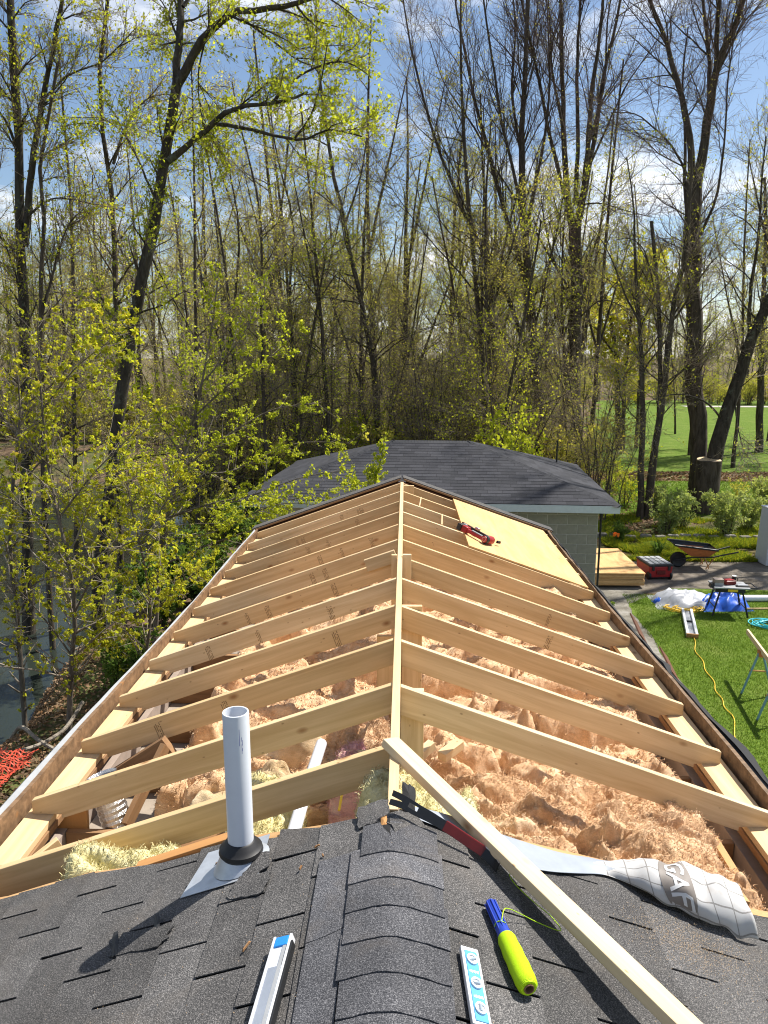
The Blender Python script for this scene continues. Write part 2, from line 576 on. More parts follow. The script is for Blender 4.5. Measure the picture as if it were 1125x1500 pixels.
M['leaf_lime'] = leaf_mat('fresh_lime_leaf', [(0.32, 0.38, 0.03), (0.47, 0.52, 0.06), (0.39, 0.45, 0.045), (0.53, 0.56, 0.09)])
M['leaf_yellow'] = leaf_mat('yellow_green_leaf', [(0.38, 0.40, 0.03), (0.54, 0.55, 0.045), (0.46, 0.49, 0.04), (0.46, 0.42, 0.06), (0.58, 0.62, 0.08), (0.44, 0.34, 0.07), (0.52, 0.56, 0.05), (0.48, 0.54, 0.05)])
M['leaf_olive'] = leaf_mat('olive_leaf', [(0.36, 0.38, 0.07), (0.52, 0.52, 0.12), (0.46, 0.41, 0.13), (0.58, 0.57, 0.16)])
M['leaf_tan'] = leaf_mat('tan_bud', [(0.40, 0.33, 0.14), (0.46, 0.42, 0.16), (0.40, 0.42, 0.12)])
M['leaf_green'] = leaf_mat('shrub_leaf', [(0.07, 0.13, 0.03), (0.13, 0.21, 0.05), (0.10, 0.17, 0.035), (0.20, 0.27, 0.08)], 0.4)
M['leaf_pale'] = leaf_mat('pale_shrub_leaf', [(0.28, 0.35, 0.12), (0.42, 0.48, 0.20), (0.34, 0.41, 0.15), (0.48, 0.53, 0.26)], 0.45)
M['leaf_pink'] = leaf_mat('pink_blossom', [(0.50, 0.20, 0.26), (0.58, 0.28, 0.33)])
M['leaf_dark'] = leaf_mat('dark_needle', [(0.02, 0.045, 0.02), (0.04, 0.075, 0.03)], 0.15)
M['flower_yellow'] = leaf_mat('groundcover_leaf', [(0.22, 0.30, 0.03), (0.40, 0.42, 0.04), (0.12, 0.20, 0.03), (0.50, 0.44, 0.04), (0.17, 0.25, 0.03), (0.09, 0.15, 0.03)], 0.35)
M['grassblade'] = leaf_mat('grass_blade', [(0.062, 0.125, 0.014), (0.12, 0.215, 0.025), (0.17, 0.26, 0.042), (0.085, 0.17, 0.018), (0.21, 0.275, 0.065)], 0.35)
M['litter'] = leaf_mat('dead_leaf', [(0.16, 0.085, 0.045), (0.28, 0.18, 0.11), (0.10, 0.06, 0.035), (0.36, 0.26, 0.18)], 0.15)


def ground_mat():
    m, t, b = new_mat('woodland_floor', 1.0, 0.1)
    p = N(t, 'ShaderNodeNewGeometry').outputs['Position']
    n1 = noise(t, p, 3.0, 8, 0.75)
    col = ramp(t, n1, [(0.30, (0.045, 0.032, 0.020)), (0.50, (0.13, 0.088, 0.055)), (0.70, (0.24, 0.17, 0.11))])
    n2 = noise(t, p, 0.30, 5, 0.6)
    gr = ramp(t, noise(t, p, 9, 4), [(0.3, (0.045, 0.085, 0.015)), (0.7, (0.11, 0.16, 0.035))])
    col = mixc(t, ramp(t, n2, [(0.48, 0.0), (0.60, 0.7)]), col, gr)
    t.links.new(col, b.inputs['Base Color'])
    bump(t, b, n1, 0.6, 0.08)
    return m


def lawn_mat():
    m, t, b = new_mat('lawn_grass', 1.0, 0.1)
    p = N(t, 'ShaderNodeNewGeometry').outputs['Position']
    n1 = noise(t, p, 16, 6, 0.7)
    col = ramp(t, n1, [(0.28, (0.050, 0.090, 0.012)), (0.52, (0.100, 0.160, 0.020)), (0.75, (0.175, 0.235, 0.042))])
    n2 = noise(t, p, 0.9, 5, 0.6)
    col = mixc(t, ramp(t, n2, [(0.5, 0.0), (0.72, 0.6)]), col, (0.20, 0.23, 0.06))
    t.links.new(col, b.inputs['Base Color'])
    bump(t, b, n1, 0.7, 0.05)
    return m


def paving_mat(name, a, c, d):
    m, t, b = new_mat(name, 0.95, 0.2)
    p = N(t, 'ShaderNodeNewGeometry').outputs['Position']
    n1 = noise(t, p, 2.2, 8, 0.7)
    col = ramp(t, n1, [(0.30, a), (0.52, c), (0.72, d)])
    n2 = noise(t, p, 60, 3, 0.7)
    col = mixc(t, 1.0, col, ramp(t, n2, [(0.3, 0.75), (0.7, 1.25)]), 'MULTIPLY')
    t.links.new(col, b.inputs['Base Color'])
    bump(t, b, n2, 0.4, 0.006)
    return m


M['ground'] = ground_mat()
M['lawn'] = lawn_mat()
M['path'] = paving_mat('weathered_concrete', (0.09, 0.08, 0.06), (0.20, 0.185, 0.155), (0.33, 0.31, 0.28))
M['patio'] = paving_mat('worn_asphalt', (0.085, 0.072, 0.05), (0.17, 0.145, 0.115), (0.25, 0.22, 0.19))
M['road'] = paving_mat('pale_gravel', (0.30, 0.28, 0.25), (0.38, 0.36, 0.33), (0.44, 0.42, 0.39))


def water_mat():
    m, t, b = new_mat('pond_water', 0.06, 0.5)
    b.inputs['Base Color'].default_value = (0.022, 0.028, 0.022, 1)
    b.inputs['IOR'].default_value = 1.33
    p = N(t, 'ShaderNodeNewGeometry').outputs['Position']
    n1 = noise(t, mapping(t, p, (2.2, 1.1, 1)), 1.6, 4, 0.6)
    bump(t, b, n1, 0.10, 0.05)
    return m


M['water'] = water_mat()

# ------------------------------------------------------------------ the setting: ground, pond, lawn, paving
POND_Z = -1.35


def sst(a, b, x):
    t = np.clip((x - a) / (b - a), 0, 1)
    return t * t * (3 - 2 * t)


def ground_h(x, y):
    x = np.asarray(x, dtype=np.float64); y = np.asarray(y, dtype=np.float64)
    edge = -7.1 + 0.4 * np.sin(y * 0.33) + 0.25 * np.sin(y * 1.1 + 1)
    inx = 1 - sst(edge - 0.5, edge + 1.9, x)
    iny = 1 - sst(41 + 0.12 * x, 47 + 0.12 * x, y)
    inl = sst(-62, -54, x)
    inb = sst(-16, -9, y)
    z = -2.1 * inx * iny * inl * inb
    wood_ = np.clip(sst(24, 34, y) * (1 - sst(4, 9, x)) + (1 - sst(-4.2, -3.0, x)), 0, 1)
    z = z + wood_ * 0.35 * fbm(x * 0.25, y * 0.25, 4, 3) + wood_ * 0.10 * fbm(x * 1.7, y * 1.7, 3, 5)
    return z


def gz(x, y):
    return float(ground_h(np.array([x]), np.array([y]))[0])


xs = np.concatenate([[-2500, -900, -350, -160, -110], np.arange(-80, -14, 2.0), np.arange(-14, 14, 0.5), np.arange(14, 80, 3.0), [110, 160, 350, 900, 2500]])
ys = np.concatenate([[-900, -200, -60, -25], np.arange(-18, 4, 2.0), np.arange(4, 30, 0.5), np.arange(30, 100, 2.0), [120, 180, 400, 1000, 3000]])
gx, gy = np.meshgrid(xs, ys, indexing='ij')
gzv = ground_h(gx, gy)
nx, ny = len(xs), len(ys)
idx = np.arange(nx * ny).reshape(nx, ny)
quads = np.stack([idx[:-1, :-1], idx[1:, :-1], idx[1:, 1:], idx[:-1, 1:]], -1).reshape(-1, 4)
g = link('ground', np_mesh('ground', np.stack([gx, gy, gzv], -1).reshape(-1, 3), [quads], M['ground'], smooth=True))
tag(g, 'brown leaf-covered woodland floor sloping to the pond', 'ground', kind='structure')


def sheet(name, poly, z, mat, label, cat, n=None):
    mb = MB(); mb.add([(x, y, z) for x, y in poly], [tuple(range(len(poly)))])
    o = mb.build(name, mat)
    return tag(o, label, cat, kind='structure')


def wob(p, q, n, amp, seed):
    r = np.random.default_rng(seed); out = []
    for i in range(n):
        t = i / n
        x = p[0] + (q[0] - p[0]) * t; y = p[1] + (q[1] - p[1]) * t
        dx, dy = q[0] - p[0], q[1] - p[1]; L = math.hypot(dx, dy)
        a = amp * float(fbm(np.array([t * L * 0.8]), np.array([seed * 3.1]), 4)[0]) * 2
        out.append((x - dy / L * a, y + dx / L * a))
    return out


sheet('pond', [(-60, -14), (-4.5, -14), (-4.5, 52), (-60, 46)], POND_Z, M['water'], 'dark still pond behind the leafy bank', 'pond')
near_lawn = wob((4.78, 13.4), (5.05, 16.6), 18, 0.25, 3) + wob((5.05, 16.6), (6.3, 17.75), 10, 0.25, 4) + wob((6.3, 17.75), (30, 17.9), 40, 0.25, 5) + [(30, -18), (4.5, -18)] + wob((4.5, -18), (4.78, 13.4), 60, 0.22, 6)
sheet('lawn', near_lawn[::-1], 0.012, M['lawn'], 'mown green lawn beside the house', 'lawn')
far_lawn = wob((7.2, 26.8), (40, 25.5), 40, 0.8, 7) + [(40, 33.5)] + wob((40, 33.5), (7.0, 34.2), 40, 0.9, 8)
sheet('lawn', far_lawn, 0.012, M['lawn'], 'sunny green lawn between the shrubs and the leaf strip', 'lawn')
far2 = wob((8.8, 37.0), (60, 36.0), 60, 1.0, 9) + [(120, 36), (150, 98), (30, 100)] + wob((24, 98), (8.8, 37.0), 40, 2.0, 10)
sheet('lawn', far2, 0.012, M['lawn'], 'wide sunny lawn stretching to the far road', 'lawn')
sheet('path', [(1.9, -18), (4.9, -18)] + wob((4.9, -18), (5.6, 17.9), 70, 0.12, 12) + [(5.6, 18.2), (1.9, 18.2)], 0.008, M['path'], 'weathered concrete path along the house wall', 'path')
sheet('patio', wob((4.4, 17.4), (30, 17.5), 40, 0.15, 13) + [(30, 20.2)] + wob((30, 20.2), (4.4, 20.4), 40, 0.25, 14), 0.004, M['patio'], 'worn brown asphalt drive beyond the lawn', 'driveway')
sheet('road', [(31, 86), (150, 84), (150, 86.4), (31, 88.4)], 0.03, M['road'], 'pale gravel road beyond the far lawn', 'road')
# the stone kerb under the shrubs
rk = np.random.default_rng(31)
for i in range(26):
    x = 5.6 + i * 0.42
    mb = MB(); s_ = rk.uniform(0.14, 0.22)
    mb.box((0, 0, s_ * 0.4), (0.38, 0.24, s_), taper=(0.8, 0.7))
    o = mb.build('edging_stone', M['path'], loc=(x, 22.9 + 0.15 * math.sin(i), -0.01), rot=(0, 0, rk.uniform(-0.3, 0.3)), bevel=0.03)
    tag(o, 'rough grey stone edging the shrub bed', 'stone', 'stones edging the shrub bed')

# ------------------------------------------------------------------ the shingled house roof in front
ZR = 3.85          # ridge height
SL = 0.355         # roof slope
AN = math.atan(SL)


def cut_y(x):      # where the old roof was cut off
    return 2.47 + (0.145 * -x if x < 0 else 0.10 * x) + 0.02 * math.sin(x * 9)


house = empty('house', (0, -3, 0), label='old house roof of grey asphalt shingles, cut open towards the new frame', cat='house roof')
HI = Matrix.Translation((0, 3, 0))


def hpart(o):
    o.matrix_basis = HI @ o.matrix_basis
    return o


for s in (-1, 1):
    mb = MB()
    n = 12; top = []; bot = []
    vs = []; fs = []
    for i in range(n + 1):
        x = s * (2.05 * i / n)
        yy = cut_y(x)
        zt = ZR - SL * abs(x) - 0.012
        vs += [(x, -3.2, zt), (x, yy, zt), (x, -3.2, zt - 0.016), (x, yy, zt - 0.016)]
    for i in range(n):
        a = i * 4; b = a + 4
        fs += [(a, a + 1, b + 1, b), (a + 2, b + 2, b + 3, a + 3), (a + 1, a + 3, b + 3, b + 1), (a, b, b + 2, a + 2)]
    fs += [(0, 2, 3, 1), (4 * n, 4 * n + 1, 4 * n + 3, 4 * n + 2)]
    mb.add(vs, fs)
    hpart(mb.build('roof_deck', M['plyedge'], house))
    # felt just over the deck
    mb = MB(); vs = []; fs = []
    for i in range(n + 1):
        x = s * (0.002 + 2.05 * i / n); yy = cut_y(x) - 0.04
        zt = ZR - SL * abs(x) - 0.0085
        vs += [(x, -3.2, zt), (x, yy, zt)]
    for i in range(n):
        fs.append((2 * i, 2 * i + 1, 2 * i + 3, 2 * i + 2))
    mb.add(vs, fs)
    hpart(mb.build('roofing_felt', M['felt'], house))
    hpart(MB().box((s * 1.93, -0.4, 1.55), (0.14, 5.5, 3.1)).build('wall', M['wallred'], house))

TAB = 0.305; EXPO = 0.152
rs = np.random.default_rng(11)
for s in (-1, 1):
    for c in range(12):
        x0 = 0.10 + EXPO * c - 0.10 * (c == 0); x1 = 0.10 + EXPO * (c + 1) + 0.006
        off = (0.5 * (c % 2) + (0.18 if s > 0 else 0.0)) * TAB
        k0 = 0
        y = -0.25 + off - TAB
        while True:
            ya, yb = y + 0.005, y + TAB - 0.005
            y += TAB
            lim = min(cut_y(s * x0), cut_y(s * x1)) - 0.012
            if ya > lim - 0.05: break
            yb0 = min(yb, cut_y(s * x0) - 0.026 + rs.uniform(-.010, .012)); yb1 = min(yb, cut_y(s * x1) - 0.026 + rs.uniform(-.010, .012))
            j = rs.uniform(-0.0025, 0.0025, 4)
            t1 = 0.0095 + rs.uniform(0, 0.0025); t0 = 0.0018
            def zt(x, t): return ZR - SL * x + t - 0.0085
            xa, xb = x0, x1 + rs.uniform(-0.003, 0.003)
            nn = 4
            vs = []; fs = []
            for q in range(nn + 1):
                w = q / nn
                yA = ya + (yb0 - ya) * w; yB = ya + (yb1 - ya) * w
                curl = 0.0012 * math.sin(w * 5 + c) + (0.0018 if q in (0, nn) else 0)
                xbq = xb + rs.uniform(-0.0015, 0.0015)
                vs += [(s * xa, yA, zt(xa, t0 + 0.0045)), (s * xbq, yB + j[0], zt(xbq, t1 + curl)), (s * xbq, yB + j[0], zt(xbq, t1 - 0.0042 + curl)), (s * xa, yA, zt(xa, t0))]
            for q in range(nn):
                a = q * 4; b = a + 4
                fs += [(a, a + 1, b + 1, b), (a + 1, a + 2, b + 2, b + 1), (a + 2, a + 3, b + 3, b + 2)]
            fs += [(0, 3, 2, 1), (4 * nn, 4 * nn + 1, 4 * nn + 2, 4 * nn + 3)]
            # keep mesh local to its own origin so grain differs by piece
            hpart(MB().add(vs, fs).build('shingle', M['shingle'], house))

# ridge caps, butts towards the viewer
cap_y = [0.60 + 0.123 * i for i in range(14)]
r0_ = np.random.default_rng(4)
for i, y in enumerate(cap_y):
    x_l, x_r = -0.132 + r0_.uniform(-.006, .006), 0.162 + r0_.uniform(-.006, .006)
    if i >= 13: x_l, x_r = -0.10, 0.15
    L = 0.165
    vs = []; fs = []; nn = 14
    r1 = np.random.default_rng(200 + i)
    for q in range(nn + 1):
        x = x_l + (x_r - x_l) * q / nn
        rr = 0.05
        zb = ZR - SL * math.sqrt(x * x + rr * rr) + SL * rr * 0.80 + 0.003
        e = 0.004 * float(vnoise(np.array([x * 60]), np.array([i * 2.0]))[0])
        hh = 0.0085 + 0.002 * r1.random()
        vs += [(x, y - e, zb + hh), (x, y + L, zb + 0.004), (x, y - e, zb + hh - 0.0055), (x, y + L, zb - 0.002)]
    for q in range(nn):
        a = q * 4; b = a + 4
        fs += [(a, b, b + 1, a + 1), (a, a + 2, b + 2, b), (a + 2, a + 3, b + 3, b + 2)]
    fs += [(0, 1, 3, 2), (4 * nn, 4 * nn + 2, 4 * nn + 3, 4 * nn + 1)]
    hpart(MB().add(vs, fs).build('ridge_cap', M['shingle_cap'], house))
# second cap lying beside the first, on the left
for i in range(3):
    y = 1.24 + 0.33 * i
    vs = []; fs = []; nn = 6
    for q in range(nn + 1):
        x = -0.238 + 0.108 * q / nn
        zb = ZR + SL * x + 0.006
        vs += [(x, y + 0.02 * (q / nn) ** 2 - 0.01, zb + 0.006), (x, y + 0.35, zb + 0.004), (x, y + 0.02 * (q / nn) ** 2 - 0.01, zb), (x, y + 0.35, zb - 0.002)]
    for q in range(nn):
        a = q * 4; b = a + 4
        fs += [(a, b, b + 1, a + 1), (a, a + 2, b + 2, b), (a + 2, a + 3, b + 3, b + 2)]
    fs += [(0, 1, 3, 2), (4 * nn, 4 * nn + 2, 4 * nn + 3, 4 * nn + 1)]
    hpart(MB().add(vs, fs).build('ridge_cap', M['shingle_cap'], house))


def ragged(name, cx, cy, w, l, ang, lift, mat, seed, s=None, parent=house, thick=0.005, side=None):
    """torn flat piece lying on the roof"""
    r = np.random.default_rng(seed); poly = []
    n = 22
    for i in range(n):
        a = 2 * math.pi * i / n
        k = 1 / max(abs(math.cos(a)), abs(math.sin(a)))
        k = min(k, 1.32) * r.uniform(0.86, 1.06)
        poly.append((math.cos(a) * k * w / 2, math.sin(a) * k * l / 2))
    ca, sa = math.cos(ang), math.sin(ang)
    vs = []
    for x, y in poly:
        X = cx + x * ca - y * sa; Y = cy + x * sa + y * ca
        vs.append((X, Y, ZR - SL * abs(X) + 0.004 + lift * (0.6 + 0.8 * y / l) + r.uniform(0, 0.002)))
    m = len(vs)
    v2 = [(a, b, c - thick) for a, b, c in vs]
    c0 = (cx, cy, ZR - SL * abs(cx) + 0.006 + lift * 0.8)
    allv = vs + v2 + [c0]
    fs = [(i, (i + 1) % m, 2 * m) for i in range(m)] + [((i + 1) % m, i, m + i, m + (i + 1) % m) for i in range(m)] + [tuple(range(2 * m - 1, m - 1, -1))]
    o = MB().add(allv, fs).build(name, mat, parent)
    if parent is house: hpart(o)
    return o


ragged('torn_shingle', -0.47, 2.235, 0.13, 0.10, -0.2, 0.012, M['shingle'], 1)
ragged('torn_shingle', -0.465, 2.33, 0.10, 0.075, 0.3, 0.026, M['shingle'], 2)
ragged('torn_shingle', -0.80, 2.125, 0.20, 0.09, -0.15, 0.009, M['shingle'], 3)
ragged('torn_shingle', -0.07, 2.43, 0.11, 0.10, 0.1, 0.022, M['shingle'], 4)
ragged('torn_shingle', 0.05, 2.36, 0.13, 0.13, 0.5, 0.012, M['shingle'], 5)
ragged('torn_felt', -0.03, 2.33, 0.05, 0.22, 0.05, 0.008, M['felt'], 6)
ragged('torn_felt', 0.055, 2.50, 0.05, 0.09, 0.0, 0.05, M['felt'], 7)
ragged('wood_patch', -0.03, 2.36, 0.022, 0.05, 0.0, 0.016, M['oldwood_orange'], 8)
for (p, q, w) in (((-0.905, 2.10), (-0.875, 2.18), 0.02), ((-0.775, 2.13), (-0.745, 2.20), 0.018)):
    o = ragged('tar_smear', (p[0] + q[0]) / 2, (p[1] + q[1]) / 2, w, 0.11, 0.35, 0.012, M['rubber'], 9)

# ------------------------------------------------------------------ the new roof frame
fr = empty('roof_frame', (0, 6.2, 0), label='new open roof frame of pale rafters on a ridge board over the addition', cat='roof frame')
FI = Matrix.Translation((0, -6.2, 0))


def fpart(o):
    o.matrix_basis = FI @ o.matrix_basis
    return o


RB = 0.019
fpart(board('ridge_board', (0, 2.43, ZR - 0.092), (0, 9.62, ZR - 0.092), 2 * RB, 0.196, M['lumber_pale'], fr))
XE, XH = 1.85, 1.70
VD = 0.142 / math.cos(AN)
ZEND = -SL * XE
pol = [(RB + 0.001, -SL * RB), (XE, ZEND), (XE, ZEND - 0.075), (XH, ZEND - 0.075), (XH, -SL * XH - VD), (RB + 0.001, -SL * RB - VD)]
ca, sa = math.cos(AN), math.sin(AN)
lp = [(x * ca - z * sa, x * sa + z * ca) for x, z in pol]


def rafter_mesh(seed):
    mb = MB(); n = len(lp); t = 0.019
    vs = [(x, -t, z) for x, z in lp] + [(x, t, z) for x, z in lp]
    fs = [tuple(range(n)), tuple(range(2 * n - 1, n - 1, -1))] + [((i + 1) % n, i, n + i, n + (i + 1) % n) for i in range(n)]
    mb.add(vs, fs)
    return mb.mesh('rafter', M['lumber'], bevel=0.004)


rmesh = rafter_mesh(0)
rr = np.random.default_rng(21)
ROT_R = Matrix.Rotation(AN, 4, 'Y')
ROT_L = Matrix.Rotation(math.pi, 4, 'Z') @ ROT_R


def stamp_mesh(seed):
    r = np.random.default_rng(seed); mb = MB()
    for col_ in range(r.integers(3, 5)):
        z = -0.05
        while z < 0.05:
            l = r.uniform(0.003, 0.008)
            if r.random() < 0.8:
                x = col_ * 0.011
                mb.add([(x, 0, z), (x + 0.006, 0, z), (x + 0.006, 0, z + l), (x, 0, z + l)], [(0, 1, 2, 3)])
            z += l + 0.0022
    return mb.mesh('grade_stamp', M['ink'])


stamps = [stamp_mesh(s) for s in range(4)]
rafters = []
for side, ks in ((-1, range(0, 12)), (1, range(1, 12))):
    for k in ks:
        y = 2.895 + 0.609 * k
        o = bpy.data.objects.new('rafter', rmesh); COL.objects.link(o); o.parent = fr
        o.matrix_basis = Matrix.Translation((0, y - 6.2 + (0.012 if side < 0 else 0), ZR + rr.uniform(-0.004, 0.002))) @ (ROT_R if side > 0 else ROT_L)
        rafters.append(o)
        ns = 0
        if side < 0 and 2 <= k <= 10: ns = int(rr.integers(1, 4))
        if side > 0 and 4 <= k <= 7: ns = int(rr.integers(0, 2))
        for q in range(ns):
            so = bpy.data.objects.new('grade_stamp', stamps[(k + q) % 4]); COL.objects.link(so); so.parent = o
            xx = rr.uniform(0.3, 1.5)
            so.location = (xx, (-0.0196 if side > 0 else 0.0196), -0.09)
            so['label'] = 'brown ink lumber stamp'

# plates, posts, blocking, scabs
for s in (-1, 1):
    fpart(board('top_plate', (s * 1.81, 2.75, ZR + ZEND - 0.075 - 0.0195), (s * 1.81, 9.6, ZR + ZEND - 0.075 - 0.0195), 0.14, 0.038, M['lumber_pale'], fr))
    fpart(board('lower_plate', (s * 1.80, 2.6, ZR + ZEND - 0.075 - 0.0585), (s * 1.80, 9.6, ZR + ZEND - 0.075 - 0.0585), 0.14, 0.038, M['oldwood'], fr))
    fpart(MB().box((s * 1.80, 6.2, 1.49), (0.15, 7.3, 2.97)).build('wall', M['wallred'], fr))
    # rough old sub-fascia and its metal edge
    mb = MB(); vs = []; fs = []
    ny_ = 40
    for i in range(ny_ + 1):
        y = 2.2 + (9.75 - 2.2) * i / ny_
        wv = 0.004 * float(fbm(np.array([y * 3.0]), np.array([s * 4.0]), 4)[0]) * 4
        tp = 3.205 + 0.009 * float(fbm(np.array([y * 7.0]), np.array([s * 7.0 + 2]), 4)[0]) * 2
        nar = 0.035 * float(sst(4.0, 6.5, np.array([y]))[0])
        x0 = s * (1.905 + wv - nar); x1 = s * (1.928 + wv - nar)
        vs += [(x0, y, tp), (x1, y, tp), (x1, y, 2.96), (x0, y, 2.96)]
    for i in range(ny_):
        a = i * 4; b = a + 4
        fs += [(a, b, b + 1, a + 1), (a + 1, b + 1, b + 2, a + 2), (a + 3, a, b, b + 3)] if False else [(a, a + 1, b + 1, b), (a + 1, a + 2, b + 2, b + 1), (a + 3, a, b, b + 3)]
    mb.add(vs, fs)
    fpart(mb.build('sub_fascia', M['weathered'], fr))
    mb = MB(); vs = []; fs = []
    for i in range(ny_ + 1):
        y = 2.2 + (9.78 - 2.2) * i / ny_
        wv = 0.006 * float(fbm(np.array([y * 1.5]), np.array([s * 9.0]), 4)[0]) * 4
        h1 = 3.19 + 0.02 * float(fbm(np.array([y * 2.5]), np.array([s * 3.0]), 3)[0])
        nar = 0.035 * float(sst(4.0, 6.5, np.array([y]))[0])
        pr = [(x_ - nar * q_, z_) for x_, z_, q_ in ((1.930, h1, 1), (1.965 + wv, h1 + 0.012, 1.5), (1.985 + wv, h1 - 0.006, 1.6), (1.978 + wv, h1 - 0.10, 1.6), (1.932, h1 - 0.11, 1))]
        vs += [(s * x, y, z) for x, z in pr]
    for i in range(ny_):
        a = i * 5; b = a + 5
        fs += [(a + q, a + q + 1, b + q + 1, b + q) for q in range(4)]
    mb.add(vs, fs)
    fpart(mb.build('drip_edge', M['grey'] if s < 0 else M['black'], fr))
# torn black strip hanging over the right edge
mb = MB(); vs = []; fs = []
for i in range(60):
    y = 2.6 + 7.0 * i / 59
    a_ = float(fbm(np.array([y * 3.1]), np.array([1.0]), 4)[0]); b_ = float(fbm(np.array([y * 4.7]), np.array([6.0]), 4)[0])
    nr_ = float(sst(4.0, 6.5, np.array([y]))[0])
    vs += [(1.94 + 0.04 * a_ - 0.05 * nr_, y, 3.215 + 0.03 * b_), (1.99 + 0.08 * b_ - 0.075 * nr_, y, 3.20 + 0.05 * a_), (2.005 + 0.09 * b_ - 0.085 * nr_, y + 0.02, 3.14 + 0.07 * a_)]
for i in range(59):
    a = i * 3; fs += [(a, a + 1, a + 4, a + 3), (a + 1, a + 2, a + 5, a + 4)]
mb.add(vs, fs)
fpart(mb.build('felt_strip', M['felt'], fr))
for (yy, dx) in ((6.4, 0.10), (5.6, 0.12)):
    o = MB().box((0, 0, 0), (0.12, 0.34, 0.012)).build('metal_flap', M['darkwood'], fr, loc=(2.06, yy, 3.10), rot=(0.35, 0.9, 0.25)); fpart(o)


# vertical posts each side of the ridge board
def post(x0, x1, y, z0, z1, th=0.038, mat='lumber'):
    M_, L = frame(((x0 + x1) / 2, y, z0), ((x0 + x1) / 2, y, z1), (1, 0, 0))
    return fpart(MB().box((0, 0, 0), (L, th, abs(x1 - x0))).build('ridge_post', M[mat], fr, mat4=M_, bevel=0.003))


post(0.021, 0.135, 3.545, 2.95, 3.80)
post(0.021, 0.152, 4.76, 2.95, 3.83)
post(-0.142, -0.021, 4.775, 2.95, 3.62)
post(0.021, 0.090, 5.90, 2.95, 3.875)
post(-0.066, -0.021, 5.85, 2.95, 3.885)
post(0.021, 0.150, 9.50, 3.5, 3.83)
for (x0, x1, y) in ((0.03, 0.22, 5.37), (-0.27, -0.03, 5.94 + 0.015)):
    s = 1 if x0 > 0 or x1 > 0 and x0 > -0.1 else -1
    p0 = (x0, y - 0.038, ZR - SL * abs(x0) - 0.065 + (0.085 if s < 0 else 0.0)); p1 = (x1, y - 0.038, ZR - SL * abs(x1) - 0.065 + (0.085 if s < 0 else 0.0))
    fpart(board('scab_block', p0, p1, 0.036, 0.10, M['lumber'], fr))
# braces and old ceiling joists
for k in range(0, 11):
    y = 2.72 + 0.609 * k
    fpart(board('ceiling_joist', (-1.72, y + 0.25, 2.905), (1.72, y + 0.25, 2.905), 0.038, 0.14, M['oldwood'], fr))
fpart(MB().box((0, 6.1, 2.82), (3.44, 7.3, 0.02)).build('ceiling_board', M['drywall'], fr))
fpart(MB().box((0, 2.38, 2.98), (3.4, 0.03, 0.44)).build('partition', M['oldwood_orange'], fr))
# far gable end with its strip of old roofing
mb = MB()
mb.prism([(-1.88, -0.70 + 0.02), (0, -0.012), (1.88, -0.68), (1.88, -0.95), (-1.88, -0.95)], 0, 0.03, M=Matrix.Translation((0, 9.80, ZR)) @ Matrix.Rotation(math.pi / 2, 4, 'X'))
fpart(mb.build('gable_board', M['darkwood'], fr))
for s in (-1, 1):
    p0 = (s * 0.01, 9.86, ZR + 0.035); p1 = (s * 1.95, 9.86, ZR + 0.035 - SL * 1.94)
    fpart(board('rake_strip', p0, p1, 0.22, 0.02, M['shingle'], fr, up=(s * sa, 0, ca)))
    p0 = (s * 0.02, 9.745, ZR + 0.016); p1 = (s * 1.93, 9.745, ZR + 0.016 - SL * 1.91)
    fpart(board('rake_edge', p0, p1, 0.02, 0.022, M['oldwood'], fr, up=(s * sa, 0, ca)))
    fpart(board('rake_board', (s * 0.03, 9.90, ZR - 0.09), (s * 1.93, 9.90, ZR - 0.09 - SL * 1.9), 0.03, 0.16, M['darkwood'], fr, up=(s * sa, 0, ca)))
# thin wooden layout ticks on far right rafters
for (x, k) in ((0.42, 9), (0.72, 8), (0.20, 10)):
    y = 2.895 + 0.609 * k
    z = ZR - SL * x
    o = board('spacer_stick', (x, y - 0.60, ZR - SL * x + 0.006), (x + 0.03, y - 0.01, ZR - SL * (x + 0.03) + 0.006), 0.012, 0.008, M['lumber_pale'], fr, bevel=0); fpart(o)

# ------------------------------------------------------------------ sheathing, nailer, loose board
EX = 0.646; EX2 = 1.80
shp = board('plywood_sheet', ((EX + EX2) / 2, 7.16, ZR - SL * (EX + EX2) / 2 + 0.014), ((EX + EX2) / 2, 9.64, ZR - SL * (EX + EX2) / 2 + 0.014), (EX2 - EX) / ca, 0.015, M['ply'], up=(sa, 0, ca), bevel=0.001)
tag(shp, 'golden plywood sheet laid over the far rafters on the right slope', 'plywood sheet')

# framing nailer lying on the near edge of the sheet: local x down the slope, z off the slope
NM = Matrix.Translation((0.80, 7.62, ZR - SL * 0.80 + 0.022)) @ Matrix.Rotation(AN, 4, 'Y') @ Matrix.Rotation(-0.80, 4, 'Z')
nl = empty('nail_gun', label='red and black cordless nail gun on the edge of the plywood sheet', cat='nail gun')
nl.matrix_basis = NM @ Matrix.Scale(0.88, 4)
MB().lathe([(0.001, -0.02), (0.030, -0.02), (0.044, 0.0), (0.05, 0.06), (0.048, 0.12), (0.036, 0.15), (0.001, 0.155)], 18, 0, Matrix.Translation((0.14, 0.02, 0.055)) @ Matrix.Rotation(math.pi / 2, 4, 'X')).build('motor_housing', M['red'], nl, smooth=True)
MB().lathe([(0.001, 0.0), (0.036, 0.0), (0.05, 0.012), (0.05, 0.045), (0.042, 0.05)], 18, 0, Matrix.Translation((0.14, -0.125, 0.055)) @ Matrix.Rotation(-math.pi / 2, 4, 'X')).build('end_cap', M['black'], nl, smooth=True)
MB().lathe([(0.001, -0.004), (0.026, -0.004), (0.028, 0.006)], 14, 0, Matrix.Translation((0.14, -0.128, 0.055)) @ Matrix.Rotation(-math.pi / 2, 4, 'X')).build('end_plate', M['paleedge'], nl, smooth=True)
